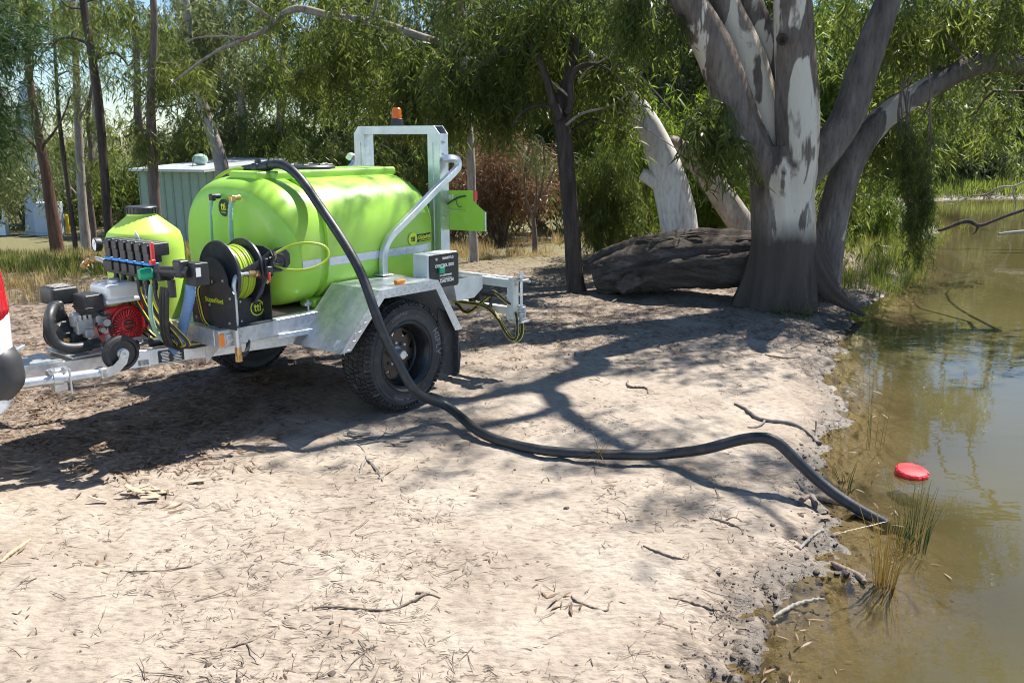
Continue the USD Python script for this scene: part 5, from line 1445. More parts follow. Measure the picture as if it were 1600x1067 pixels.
    obj('flange_text', ttx, 'black_print', R, smooth=False)
    coil = []
    rn = np.random.default_rng(3)
    for k in range(10):
        x = .885 + .135 * (k + .5) / 10
        r = .158 + rn.uniform(-.006, .008)
        th = np.linspace(0, 2 * np.pi, 44)
        coil.append(tube(np.stack([x + .013 * th / 6.28 - .006, -.51 + r * np.cos(th), 1.02 + r * np.sin(th)], 1), .0078, 8, caps=False))
    obj('coiled_hose', coil, 'lime_hose', R, smooth=True)
    obj('drum', lathe([(.148, 0), (.148, .16)], (.87, -.51, 1.02), ex, 40), 'black_steel', R)
    wing = shapely.Polygon([(-.68, .714), (-.36, .714), (-.36, .98), (-.33, 1.0), (-.30, 1.06), (-.30, 1.10), (-.335, 1.155), (-.40, 1.175), (-.62, 1.175), (-.68, 1.12)])
    wg = obj('reel_arm', [prism(wing, .006, (.79, 0, 0), (0, 1, 0), (0, 0, 1))], 'black_steel', R, smooth=False)
    def mv(ms):
        for m in ms:
            m.apply_translation([.09, 0, 0])
        return ms
    arm = prism([(.72, 1.145), (.66, 1.165), (.60, 1.165), (.56, 1.12), (.56, 1.06), (.60, 1.02), (.90, 1.02), (.92, 1.06), (.80, 1.10)], .005, (0, -.335, 0), (1, 0, 0), (0, 0, 1))
    obj('guide_plate', mv([arm]), 'black_steel', R, smooth=False)
    obj('guide_rollers', mv([rbox((.72, -.318, 1.075), (.09, .03, .075), .006), cyl((.70, -.30, 1.11), (.74, -.30, 1.11), .010, 10), cyl((.70, -.30, 1.05), (.74, -.30, 1.05), .010, 10), cyl((.69, -.30, 1.05), (.69, -.30, 1.11), .008, 10)]), 'black_plastic', R)
    P = spline([(.72, -.31, 1.075), (.68, -.26, 1.05), (.62, -.20, 1.035), (.52, -.14, 1.05), (.44, -.12, 1.10), (.43, -.14, 1.155), (.48, -.18, 1.185), (.57, -.23, 1.19), (.65, -.27, 1.165), (.70, -.285, 1.14)], 60) + [.09, 0, 0]
    obj('hose_loop', tube(P, .0085, 9), 'lime_hose', t)
    gn = obj('spray_gun', mv([cyl((.705, -.285, 1.14), (.745, -.275, 1.06), .011, 10), cyl((.745, -.275, 1.06), (.86, -.30, .86), .009, 10), rbox((.765, -.275, 1.045), (.045, .03, .05), .01)]), 'black_plastic', t)
    obj('gun_grip', mv([tube(spline([(.745, -.275, 1.05), (.69, -.265, 1.04), (.655, -.262, 1.06), (.65, -.262, 1.10), (.675, -.265, 1.13), (.70, -.275, 1.125)], 20), .010, 8), tube(spline([(.74, -.27, 1.09), (.70, -.262, 1.075), (.68, -.262, 1.09)], 10), .006, 6)]), 'black_plastic', gn)
    obj('gun_fitting', mv([cyl((.70, -.284, 1.145), (.712, -.284, 1.12), .014, 6), cyl((.712, -.284, 1.12), (.72, -.282, 1.10), .011, 8)]), 'brass', gn)
    obj('gun_trigger', rbox((.865, -.262, 1.01), (.014, .018, .05), .005), 'red_plastic', gn)
    # feed line with the yellow stripe in front of the reel plate
    P = spline([(xr + .02, -.50, .985), (xr + .035, -.58, .965), (xr + .04, -.605, .93), (xr + .035, -.60, .84), (xr + .03, -.585, .76), (xr + .01, -.565, .715)], 40)
    fh = obj('feed_hose', tube(P, .012, 10), 'black_hose', t)
    T_, A_, B_ = frames(P)
    for ph in (.2, 2.3, 4.2):
        obj('yellow_line', tube(P + (A_ * math.cos(ph) + B_ * math.sin(ph)) * .0105, .0036, 5), 'yellow_paint', fh)
    obj('feed_elbow', [cyl((xr + .0, -.50, .985), (xr + .04, -.56, .985), .013, 8), rbox((xr + .042, -.595, .98), (.035, .04, .05), .008)], 'brass', t)
    obj('reel_switch', [cyl((1.06, -.70, 1.0), (1.06, -.70, 1.06), .018, 14), box((1.0, -.69, .97), (.14, .07, .06), .004)], 'black_plastic', t)

    # bent nozzle pipes with brass taps, one at each side
    for s in (1, -1):
        f = (lambda p: p) if s > 0 else (lambda p: (p[0] + .06, 2 * YC - p[1], p[2]))
        P = spline([f(q) for q in ((1.06, -.345, .56), (1.06, -.345, .72), (1.06, -.345, .90), (1.055, -.345, .98), (1.03, -.345, 1.025), (.985, -.345, 1.035), (.935, -.345, 1.03))], 40)
        if s < 0:
            P = spline([(1.13, -1.575, .56), (1.13, -1.575, .75), (1.13, -1.575, .90), (1.135, -1.60, .98), (1.15, -1.67, 1.02), (1.165, -1.74, 1.025)], 40)
        nz = obj('nozzle_pipe', tube(P, .0155, 14), 'spring_steel', t)
        q, dr = P[-1], unit(P[-1] - P[-3])
        obj('brass_tap', [cyl(q - dr * .02, q + dr * .03, .021, 8), lathe([(0, 0), (.016, .002), (.026, .015), (.026, .035), (.016, .048), (0, .05)], q + dr * .02, dr, 12), cyl(q + dr * .05, q + dr * .09 - UP * .03, .017, 8), cyl(q + dr * .09 - UP * .03, q + dr * .12 - UP * .05, .022, 6), cyl(q + dr * .035, q + dr * .03 + UP * .04, .01, 8)], 'brass', nz)
        if s > 0:
            obj('pipe_foot', [cyl((1.06, -.345, .60), (1.06, -.345, .53), .020, 10), cyl((1.06, -.345, .55), (1.06, -.345, .515), .022, 6)], 'brass', nz)
            obj('pipe_tail', tube(spline([(1.045, -.345, .545), (1.0, -.36, .55), (.965, -.38, .585), (.955, -.39, .62)], 14), .013, 8), 'black_hose', nz)
    return t


trailer()

# ------------------------------------------------------------------ the suction hose from the tank down to the water
def suction():
    pts = [tw(p) for p in ((.40, YC + .10, 1.63), (.395, YC + .19, 1.645), (.385, -.66, 1.635), (.375, -.52, 1.55), (.37, -.385, 1.415), (.365, -.22, 1.245), (.37, -.02, 1.02), (.39, .10, .84), (.37, .18, .63), (.31, .255, .42), (.21, .31, .23))]
    pts += [np.array(p) for p in ((-.45, 5.50, .10), (-.25, 5.20, .05), (-.08, 4.98, .04), (.15, 4.83, .037), (.37, 4.77, .037), (.74, 4.73, .04), (.95, 4.70, .065), (1.09, 4.56, .145), (1.22, 4.52, .20), (1.34, 4.48, .235), (1.42, 4.45, .225), (1.51, 4.42, .15), (1.62, 4.36, .05), (1.74, 4.29, -.035), (1.87, 4.235, -.105), (2.0, 4.19, -.17), (2.15, 4.14, -.30))]
    P = spline(pts, 900)
    m = tube(P, .0300 * (1 + .002 * np.sin(np.arange(900) * 1.6)), 18)
    obj('suction_hose', m, 'black_hose', label='long thick black hose looping from the lime tank across the ground into the water', cat_='hose', smooth=True)


suction()
# ------------------------------------------------------------------ what stands on the ground, found where the photograph shows it
def on_ground(px, py, y0=2.5, y1=80.0):
    """the first point of the ground that is seen at (px, py)"""
    ys = np.geomspace(y0, y1, 400)
    P = np.array([at(px, py, y) for y in ys])
    g = ground(P[:, 0], P[:, 1], fine=False)
    k = np.nonzero(P[:, 2] <= g)[0]
    p = P[k[0] if len(k) else -1]
    return np.array([p[0], p[1], gz(p[0], p[1])])


def on_level(px, py, z):
    """the point at height z that is seen at (px, py)"""
    a = at(px, py, 1.0)
    return np.array([0, 0, CAM_H]) + (a - [0, 0, CAM_H]) * ((z - CAM_H) / (a[2] - CAM_H))


def ground_path(pts, lift, n):
    """[(px, py, radius)] on the ground -> smooth path lying on it"""
    rows = []
    for q in pts:
        p = on_ground(q[0], q[1])
        p = on_level(q[0], q[1], WLEV) if p[2] < WLEV else p
        rows.append([p[0], p[1], p[2] + (q[3] if len(q) > 3 else 0), q[2]])
    P = spline(rows, n)
    return P + np.array([0, 0, lift, 0])


simple('shed_green', (.27, .37, .30), .5, vary=.10, scale=4, dirt=((.26, .25, .20), .4))
simple('shed_roof', (.55, .58, .58), .35, metallic=.4, vary=.08)
simple('grey_blue_paint', (.34, .40, .45), .5, vary=.10, scale=3, dirt=((.3, .28, .25), .3))
simple('concrete', (.40, .38, .35), .85, vary=.15, scale=5, bump=.2)
simple('bollard_yellow', (.80, .52, .02), .45, vary=.08)
simple('fence_black', (.03, .03, .032), .6)
simple('white_paint', (.72, .72, .70), .5, vary=.06)
simple('car_white', (.78, .79, .80), .22, vary=.02, scale=2, coat=.7)
simple('car_black', (.03, .03, .032), .5, vary=.2)
simple('window_glass', (.02, .025, .03), .06, spec=.6, vary=.1)
simple('red_cap', (.66, .028, .03), .3, vary=.06, coat=.3)
simple('bark_flake', (.42, .30, .20), .75, vary=.3, scale=20)


def log_():
    t = thing('fallen_log', 'big weathered grey-black fallen log lying against the left side of the gum trunk', 'log', at(1040, 430, 10.0) * [1, 1, 0])
    P = spline([[*at(928, 428, 10.35), .235], [*at(955, 420, 10.3), .255], [*at(1000, 410, 10.2), .30], [*at(1060, 404, 10.1), .335], [*at(1120, 402, 10.0), .33], [*at(1185, 402, 9.9), .30]], 110)
    P[:, 2] -= .03
    obj('log', tube(P[:, :3], P[:, 3], 84, rough=.15, rfreq=4.6, seed=3, lobes=lambda tt, th: (1 + .06 * np.sin(3 * th[None] + 2 * tt[:, None]) + .05 * np.sin(8 * th[None] + 3 * tt[:, None]) + .03 * np.sin(13 * th[None] + 5 * tt[:, None])) * (1 - .10 * np.exp(-tt * 30))[:, None]), 'bark_log', t, smooth=50)
    B = spline([[*at(968, 455, 9.95), .07], [*at(985, 440, 9.98), .13], [*at(1010, 430, 10.0), .15], [*at(1050, 420, 10.02), .08]], 40)
    obj('root_burl', tube(B[:, :3], B[:, 3], 44, rough=.45, rfreq=9, seed=6, lobes=lambda tt, th: 1 + .12 * np.sin(5 * th[None] + 3 * tt[:, None]) + .06 * np.sin(11 * th[None])), 'bark_log', t, smooth=50)
    rng = np.random.default_rng(9)
    for k in range(26):                       # lifted plates of bark along the top
        u = rng.uniform(.25, .95)
        i = int(u * 109)
        a = rng.uniform(-1.5, 1.2)
        T_, A_, B_ = frames(P[:, :3])
        up = np.array([0, 0, 1.0]) * math.cos(a) + np.cross(T_[i], [0, 0, 1]) * math.sin(a)
        c = P[i, :3] + up * (P[i, 3] * 1.02)
        e1 = unit(T_[i] + rng.normal(0, .08, 3))
        e2 = unit(np.cross(up, e1))
        obj('bark_plate', place(box((0, 0, 0), (rng.uniform(.10, .30), rng.uniform(.025, .05), .012), .004), c, e1, e2), 'bark_log', t, smooth=False)


log_()


def shed():
    Yc = 34.0
    C = at(327, 340, Yc)
    C[2] = gz(C[0], C[1])
    eave = at(327, 270, Yc)[2]
    A = at(218, 300, Yc + 1.2); A[2] = C[2]
    D = at(462, 300, Yc + 5.5); D[2] = C[2]
    B = A + (D - C)
    t = thing('green_shed', 'small green corrugated steel shed with a white roof behind the lime tank', 'shed', C)
    for p0, p1, h0, h1 in ((A, C, eave, eave), (C, D, eave, eave + .25)):
        d = p1 - p0
        L = np.linalg.norm(d)
        d = d / L
        nrm = np.cross(d, UP)
        n = int(L / .38)
        for k in range(n):
            a, b = L * k / n, L * (k + 1) / n - .012
            top = h0 + (h1 - h0) * (k + .5) / n - p0[2]
            pts = [(a, -.3), (a + .04, -.3), (b, -.3), (b, top), (a, top)]
            m = [prism([(a, -.3), (b, -.3), (b, top), (a, top)], .02, p0 + nrm * (.004 * (k % 2)), d, UP), prism([(a + .02, -.3), (a + .06, -.3), (a + .06, top), (a + .02, top)], .03, p0 + nrm * .02, d, UP)]
            obj('wall_panel', m, 'shed_green', t, smooth=False)
    for p0, p1 in ((B, A), (D, B)):
        d = unit(p1 - p0)
        L = np.linalg.norm(p1 - p0)
        obj('wall', prism([(0, -.3), (L, -.3), (L, eave - p0[2]), (0, eave - p0[2])], .03, p0, d, UP), 'shed_green', t)
    ctr = (A + B + C + D) / 4
    q = [ctr + (p - ctr) * 1.10 for p in (A, C, D, B)]
    hz = [eave + .02, eave + .02, eave + .30, eave + .30]
    v = np.array([[*p[:2], z] for p, z in zip(q, hz)] + [[*p[:2], z + .10] for p, z in zip(q, hz)])
    rf = obj('roof', trimesh.convex.convex_hull(v), 'shed_roof', t, smooth=False)
    vp = at(313, 252, Yc + 2.2)
    vp[2] = eave + .12
    obj('roof_vent', [lathe([(.16, -.1), (.16, .12), (.22, .16), (.30, .24), (.31, .34), (.26, .46), (.14, .53), (0, .55)], vp, UP, 26)], 'shed_green', rf)


shed()


def yard():
    # steel column
    p = on_ground(55, 366, 18, 70)
    s = p[1] / FPX
    t = thing('steel_column', 'tall grey-blue steel column on a concrete foot at the far left', 'column', p)
    lean = np.array([-.0, 0, 0])
    top = at(44, 128, p[1])
    obj('shaft', beam(p + UP * .1, [top[0] + .0, p[1], top[2]], 20 * s, 18 * s, up=(0, 1, 0), b=.02), 'grey_blue_paint', t)
    obj('flange', beam(p + [9 * s, -9 * s, .1], [top[0] + 9 * s, p[1] - 9 * s, top[2]], 5 * s, 6 * s, up=(0, 1, 0), b=.01), 'grey_blue_paint', t)
    obj('footing', [box(p + [.02, 0, .02], (30 * s, 26 * s, .22), .03)], 'concrete', t)
    # cabinet
    q = on_ground(80, 368, 18, 70)
    t = thing('steel_cabinet', 'grey-blue steel cabinet standing beside the tall column, behind the red-barked tree', 'cabinet', q)
    w, h = 34 * s, 50 * s
    obj('body', box(q + [0, 0, h / 2], (w, w * .7, h), .02), 'grey_blue_paint', t)
    obj('door', box(q + [-.02, -w * .35 - .012, h * .52], (w * .86, .02, h * .86), .008), 'grey_blue_paint', t)
    obj('door_handle', box(q + [w * .33, -w * .35 - .04, h * .55], (.03, .04, .14), .008), 'fence_black', t)
    # bollard
    q = on_ground(107, 366, 18, 70)
    t = thing('bollard', 'short bright yellow bollard between the trunks on the left', 'bollard', q)
    obj('post', lathe([(2.6 * s, -.1), (2.6 * s, 27 * s), (2.2 * s, 29 * s), (0, 30 * s)], q, UP, 20), 'bollard_yellow', t)
    obj('base', lathe([(4.5 * s, -.05), (4.5 * s, .04), (0, .04)], q, UP, 20), 'concrete', t)
    # white pole and box
    q = on_ground(6, 366, 18, 70)
    t = thing('white_pole', 'thin white pole rising at the very left edge beside a white box', 'pole', q)
    tp = at(2, 268, q[1])
    obj('pole', cyl(q - UP * .1, [tp[0], q[1], tp[2]], 1.7 * s, 12, 1.3 * s), 'white_paint', t)
    obj('pole_cap', lathe([(1.8 * s, 0), (1.8 * s, .05), (0, .09)], [tp[0], q[1], tp[2]], UP, 12), 'white_paint', t)
    t = thing('meter_box', 'small white box on the grass at the left edge next to the pole', 'box', q + [.22, -.3, 0])
    obj('body', box(q + [.18, -.3, 10 * s], (12 * s, 10 * s, 22 * s), .01), 'white_paint', t)
    obj('lid', box(q + [.18, -.3, 21.6 * s], (14 * s, 12 * s, 1.6 * s), .008), 'white_paint', t)
    # fence
    a, b = on_ground(-60, 356, 18, 80), on_ground(215, 352, 18, 80)
    t = thing('mesh_fence', 'low black mesh fence with top rail crossing behind the trunks on the left', 'fence', a)
    hh = 33 * s
    n = 9
    pts = [a + (b - a) * k / n for k in range(n + 1)]
    for p_ in pts:
        p_[2] = gz(p_[0], p_[1])
        obj('post', cyl(p_ - UP * .1, p_ + UP * hh, .035, 8), 'fence_black', t)
    for k in range(n):
        obj('rail', cyl(pts[k] + UP * hh * .98, pts[k + 1] + UP * hh * .98, .028, 6), 'fence_black', t)
        obj('rail', cyl(pts[k] + UP * hh * .12, pts[k + 1] + UP * hh * .12, .02, 6), 'fence_black', t)
        w = []
        for j in range(1, 16):
            c = pts[k] + (pts[k + 1] - pts[k]) * j / 16
            w.append(cyl(c + UP * hh * .12, c + UP * hh * .98, .006, 4))
        for j in range(1, 6):
            w.append(cyl(pts[k] + UP * hh * (.12 + .143 * j), pts[k + 1] + UP * hh * (.12 + .143 * j), .006, 4))
        obj('mesh', w, 'fence_black', t, smooth=False, kind='stuff')
    # pipe on the ground
    P = spline([on_ground(x, y, 8, 60) + UP * .03 for x, y in ((600, 372), (700, 371), (800, 374), (900, 375), (1010, 374), (1090, 376))], 40)
    obj('irrigation_pipe', tube(P, .03, 8), 'white_paint', label='pale pipe lying across the dry grass behind the slender tree', cat_='pipe')


yard()


# ------------------------------------------------------------------ the towing car: only its near rear corner is in view
def car():
    yaw = math.radians(216)
    o = np.array([-2.265, 3.86, 0]) 
    hx = np.array([math.cos(yaw), math.sin(yaw), 0])
    hy = np.array([-math.sin(yaw), math.cos(yaw), 0])
    t = thing('towing_car', 'white car cut off by the left edge, red tail light and black bumper corner showing', 'car', o, yaw)
    W = 1.86

    def hull(rows, r):
        sp = trimesh.creation.icosphere(2, r).vertices
        return trimesh.convex.convex_hull(np.concatenate([sp + [x + r, s * (W / 2 - r - inn) - W / 2, z] for x, z, inn in rows for s in (1, -1)]))
    body = hull([(.0, .84, 0), (-.005, 1.02, 0), (.005, 1.16, .0), (.02, .66, .01), (.3, .60, .03), (4.2, .52, .05), (4.25, .78, .05), (3.2, 1.02, .02)], .12)
    up_ = hull([(.005, 1.14, .0), (.03, 1.31, .012), (.09, 1.42, .03), (.40, 1.64, .12), (2.3, 1.66, .15), (3.1, 1.08, .05)], .10)
    obj('body', [body], 'car_white', t, smooth=40)
    obj('cabin', [up_], 'car_white', t, smooth=40)
    for s in (0, -W):
        sg = -1 if s else 1
        y = s - sg * .075
        obj('side_window', prism([(.62, 1.20), (.80, 1.52), (1.55, 1.56), (1.55, 1.17)], .06, (0, y, 0), (1, 0, 0), (0, 0, 1)), 'window_glass', t)
        obj('side_window', prism([(1.62, 1.17), (1.62, 1.56), (2.2, 1.56), (2.8, 1.16)], .06, (0, y, 0), (1, 0, 0), (0, 0, 1)), 'window_glass', t)
    obj('rear_window', box((.30, -W / 2, 1.46), (.03, 1.2, .34), .01, trimesh.transformations.rotation_matrix(.62, [0, 1, 0])), 'window_glass', t)
    sp = trimesh.creation.icosphere(3, .125).vertices
    for s in (1, -1):
        rows = [(.008, 1.02, -.004), (-.002, 1.06, -.006), (.012, 1.24, -.001), (.03, 1.31, .008)]
        tl = trimesh.convex.convex_hull(np.concatenate([sp * [1, 1, .35] + [x + .12, s * (W / 2 - .12 - inn) - W / 2, z] for x, z, inn in rows]))
        L = obj('tail_light', tl, 'red_lens', t, smooth=40)
        tl2 = trimesh.convex.convex_hull(np.concatenate([sp * [.9, .96, .25] + [x + .123, s * (W / 2 - .117 - inn) - W / 2, z] for x, z, inn in [(-.002, 1.12, -.006), (.002, 1.18, -.005)]]))
        obj('indicator', tl2, 'orange_plastic', L, smooth=40)
    bp = hull([(-.035, .74, -.008), (-.03, .80, -.008), (-.0, .70, .01), (.03, .70, -.004), (.02, .80, -.006)], .10)
    obj('bumper', bp, 'car_black', t, smooth=40)
    for x in (.95, 3.55):
        for s in (0, -W):
            sg = -1 if s else 1
            wh = obj('wheel', lathe([(0, .0), (.05, .0), (.17, -.03), (.20, -.02), (.22, .0)], (x, s - sg * .02, .35), (0, sg, 0), 30), 'alloy', t)
            obj('tyre', lathe([(.22, -.20), (.30, -.21), (.35, -.17), (.35, -.03), (.30, .0), (.22, -.005)], (x, s - sg * .02, .35), (0, sg, 0), 40), 'rubber', wh)
            obj('wheel_arch', prism(shapely.Point(x, .36).buffer(.42, 20).intersection(shapely.box(x - .5, .34, x + .5, .8)), .02, (0, s + sg * .002, 0), (1, 0, 0), (0, 0, 1)), 'car_black', t)


car()


# ------------------------------------------------------------------ in and beside the water
def red_cap():
    p = on_level(1424, 741, WLEV)
    t = thing('red_lid', 'red plastic eight-sided screw lid floating on the muddy water', 'lid', p)
    R = trimesh.transformations.rotation_matrix(.13, [1, .3, 0], p)
    a = [lathe([(.088, -.035), (.096, -.03), (.096, .014), (.086, .024), (0, .026)], p + UP * .008, UP, 8)]
    for m in a:
        m.apply_transform(R)
    obj('lid_body', a, 'red_cap', t, smooth=False)
    rb = [box(p + [.087 * math.cos(x + .3927), .087 * math.sin(x + .3927), .008], (.006, .020, .044), .002, trimesh.transformations.rotation_matrix(x + .3927, UP)) for x in np.arange(0, 6.28, math.pi / 4)]
    for k, x in enumerate(np.arange(0, 6.28, math.pi / 4)):
        m = box((0, 0, 0), (.008, .022, .046), .002, trimesh.transformations.rotation_matrix(x + .3927, UP))
        m.apply_translation(p + [.0875 * math.cos(x + .3927), .0875 * math.sin(x + .3927), .008])
        m.apply_transform(R)
        obj('grip', m, 'red_cap', t, smooth=False)


red_cap()


def stems(name, label, base, n, h, w, lean, r, mat_, seed, cat_='reeds', curve=.3, extra=None):
    rng = np.random.default_rng(seed)
    t = thing(name, label, cat_, base)
    ms = []
    for k in range(n):
        a, e = rng.uniform(0, 6.28), rng.uniform(0, 1)
        rr = r * rng.uniform(0, 1) ** .5
        b = base + [rr * math.cos(a), rr * math.sin(a), -.06]
        a2 = a + rng.normal(0, .5)
        ln = lean * rng.uniform(.1, 1)
        hh = h * rng.uniform(.45, 1.1)
        P = spline([b, b + [.35 * ln * hh * math.cos(a2), .35 * ln * hh * math.sin(a2), hh * .5], b + [ln * hh * math.cos(a2), ln * hh * math.sin(a2), hh * (1 - curve * ln)]], 9)
        ms.append(tube(P, np.linspace(w, w * .3, 9), 4, caps=False))
    obj('stems', cat(ms), mat_, t, smooth=True, kind='stuff')
    if extra:
        mm = []
        for k in range(extra):
            a = rng.uniform(0, 6.28)
            q = base + [r * .7 * math.cos(a), r * .7 * math.sin(a), h * rng.uniform(.75, 1.05)]
            mm.append(trimesh.creation.icosphere(1, .007))
            mm[-1].apply_scale([1, 1, 1.5])
            mm[-1].apply_translation(q)
        obj('seed_heads', cat(mm), 'reed_green', t, smooth=True, kind='stuff')
    return t


b1 = on_level(1380, 912, WLEV)
stems('reed_clump', 'straw-yellow clump of dead reeds standing in the shallow water', b1, 34, .50, .0024, .36, .05, 'reed_straw', 1)
b2 = on_level(1424, 846, WLEV)
stems('reed_clump', 'green rush clump in the water right of the hose end', b2, 44, .36, .0020, .20, .075, 'reed_green', 2)
b3 = on_ground(1322, 762)
stems('grass_tuft', 'small arching green grass tuft on the bank beside the hose', b3, 16, .26, .0035, .95, .03, 'grass_green', 3, cat_='grass', curve=.55)
b4 = on_level(1368, 690, WLEV)
stems('reed_clump', 'few hair-thin tall stalks rising from the water behind the hose end', b4, 7, .62, .0016, .12, .05, 'reed_green', 4)
b5 = on_ground(1238, 494)
stems('grass_tuft', 'green grass tuft at the foot of the gum trunk', b5, 70, .26, .005, .7, .22, 'grass_green', 5, cat_='grass', curve=.5)
b6 = on_ground(952, 522)
stems('grass_tuft', 'lone green weed on bare ground behind the trailer wheel', on_ground(738, 548), 14, .14, .003, .7, .06, 'grass_green', 6, cat_='grass', curve=.5)
# dry grass head caught on the hose
t_ = thing('seed_head', 'spiky dry grass head caught on the black hose', 'grass', (.5, 4.70, .06))
rg = np.random.default_rng(14)
ms = []
for k in range(26):
    d = unit(rg.normal(size=3) * [1, 1, .8] + [0, -.2, .3])
    ms.append(tube(np.array([[.5, 4.70, .065], [.5, 4.70, .065] + d * rg.uniform(.09, .19)]), [.0016, .0007], 3, caps=False))
obj('bristles', cat(ms), 'grass_dry', t_, smooth=True, kind='stuff')


def stick(label, pts, mat_='stick_grey', forks=(), lift=.0, name='fallen_stick', cat_='stick', seed=0):
    P = ground_path(pts, lift, 6 * len(pts))
    P[:, 2] += P[:, 3] * .6
    rng = np.random.default_rng(seed + len(pts) * 7)
    P[1:-1, :3] += rng.normal(0, .0015, (len(P) - 2, 3))
    ms = [tube(P[:, :3], P[:, 3], 8, rough=.12, rfreq=25, seed=seed)]
    for f in forks:
        Q = ground_path(f, lift, 5 * len(f))
        Q[:, 2] += Q[:, 3] * .8
        ms.append(tube(Q[:, :3], Q[:, 3], 7, rough=.25, rfreq=25, seed=seed + 1))
    if len(ms) == 1:
        return obj(name, ms[0], mat_, label=label, cat_=cat_, smooth=50)
    t = thing(name, label, cat_, P[0, :3])
    obj('stem', ms[0], mat_, t, smooth=50)
    for m in ms[1:]:
        obj('fork', m, mat_, t, smooth=50)


stick('long crooked grey stick with an upturned fork end lying between hose arch and water', [(1147, 633, .008), (1172, 650, .011), (1193, 661, .013), (1235, 664, .013), (1268, 677, .012), (1277, 690, .014), (1284, 698, .010)], forks=[[(1195, 660, .008), (1180, 668, .006), (1168, 668, .004)], [(1274, 684, .010), (1275, 676, .008), (1274, 669, .006, .05)]])
stick('short knobbly dark twig on the open ground above the hose', [(981, 598, .008), (990, 608, .011), (1003, 607, .010), (1012, 617, .007)], 'twig')
stick('curved silver-grey stick on the muddy edge below the hose end', [(1250, 863, .006), (1266, 848, .008), (1283, 837, .009), (1296, 833, .006)], 'deadwood')
stick('long thin bent twig across the bright foreground', [(490, 953, .004), (550, 957, .005), (605, 956, .005), (640, 946, .005), (664, 932, .007)], 'twig', forks=[[(650, 928, .005), (668, 930, .005), (688, 934, .003)]])
stick('thin straight dark twig in the left foreground', [(345, 1017, .004), (385, 1006, .004), (426, 992, .003)], 'twig')
stick('wiry looped twig in the foreground right of centre', [(893, 930, .004), (905, 942, .004), (925, 950, .005), (948, 956, .004), (952, 945, .003), (978, 948, .002)], 'twig')
stick('slim wavy twig in the right foreground near the muddy edge', [(1045, 938, .004), (1075, 944, .005), (1100, 952, .005), (1131, 959, .004)], 'twig')
stick('pale flat stick along the waterline at bottom right', [(1208, 966, .006), (1235, 950, .009), (1262, 940, .008), (1288, 937, .005)], 'deadwood')
stick('dark wet root poking from the mud beside the straw reeds', [(1302, 882, .012), (1318, 892, .016), (1338, 905, .016), (1350, 912, .012)], 'twig')
stick('thick dark root on the bank under the descending hose', [(1250, 786, .014), (1275, 781, .016), (1300, 785, .016), (1330, 792, .012)], 'twig')
stick('stubby grey stub standing by the bank left of the hose', [(1245, 758, .010), (1258, 768, .014), (1268, 782, .016), (1275, 792, .012)])
stick('slender dry branch with twigs in front of the trailer wheel', [(528, 690, .004), (560, 697, .007), (590, 693, .007), (618, 700, .004)], forks=[[(560, 697, .005), (572, 718, .005), (562, 735, .004)], [(584, 694, .005), (600, 680, .004), (604, 672, .003)], [(572, 718, .004), (592, 742, .004), (598, 756, .003)]])
stick('bleached bent stick just left of the hose, before the wheel', [(556, 752, .005), (566, 733, .008), (573, 722, .008), (590, 736, .007), (592, 752, .006)], 'deadwood')
stick('strip of fallen bark at the left edge of the foreground', [(0, 882, .007), (22, 868, .010), (48, 850, .007)], 'bark_flake')
stick('very thin horizontal twig in the left foreground below the pale bark', [(188, 893, .003), (240, 895, .003), (300, 890, .004)], 'twig')
stick('dark chip of wood in the foreground below the hose shadow', [(1005, 858, .004), (1040, 870, .006), (1075, 878, .004)], 'twig')
stick('twig with a side shoot on the right foreground above the looped twig', [(1108, 812, .004), (1130, 820, .006), (1150, 824, .005), (1160, 840, .004)], 'twig', forks=[[(1130, 820, .004), (1148, 812, .003), (1160, 816, .002)]])
stick('long drifting twig in the shade on the left of the trailer shadow', [(60, 690, .005), (100, 684, .006), (150, 690, .006)], 'stick_grey')
stick('grey stick lying in shade below the drawbar', [(95, 632, .006), (140, 622, .008), (170, 628, .006)], 'stick_grey')
stick('thin branch flat on the ground right of the boom, near the waterline', [(1195, 556, .006), (1225, 561, .008), (1250, 560, .006)], 'twig', forks=[[(1236, 545, .006), (1250, 538, .007), (1256, 532, .005)]])


def flakes(label, px, py, n, seed, mat_='bark_flake', L=.13):
    p = on_ground(px, py)
    rng = np.random.default_rng(seed)
    t = thing('bark_litter', label, 'bark', p)
    for k in range(n):
        c = p + [rng.normal(0, .09), rng.normal(0, .05), 0]
        c[2] = gz(c[0], c[1]) + .012 + .006 * k * .4
        a = rng.uniform(-.7, .7)
        m = box((0, 0, 0), (L * rng.uniform(.5, 1.3), .028 * rng.uniform(.5, 1.2), .004))
        m = m.subdivide().subdivide()
        v = m.vertices.copy()
        v[:, 2] += -6.0 * v[:, 1] ** 2 + 1.4 * (v[:, 0]) ** 2 * rng.uniform(-.2, 1)
        v[:, 1] *= 1 - .7 * (np.abs(v[:, 0]) / (L * .7)) ** 2
        m.vertices = v
        m.apply_transform(trimesh.transformations.euler_matrix(rng.normal(0, .2), rng.normal(0, .15), a))
        m.apply_translation(c)
        obj('flake', m, mat_, t, smooth=40)


flakes('pile of pale peeled bark flakes on the left of the foreground', 240, 775, 9, 1)
flakes('two curled bark flakes beside the larger pile, nearer the trailer', 305, 752, 2, 2)
flakes('pale bark heap at the far left edge below the shadow', 25, 744, 7, 3)
flakes('grey curled leaves and bark under the hose before the wheel', 590, 688, 8, 4, 'deadwood', .11)


def branch_thing(name, label, paths, Y, mat_, cat_='branch'):
    ps = [px_path(q, Y, 6 * len(q)) for q in paths]
    t = thing(name, label, cat_, ps[0][0, :3])
    for k, p in enumerate(ps):
        obj('limb' if k == 0 else 'twig', tube(p[:, :3], p[:, 3], 8, rough=.15, rfreq=5, seed=k), mat_, t, smooth=60)


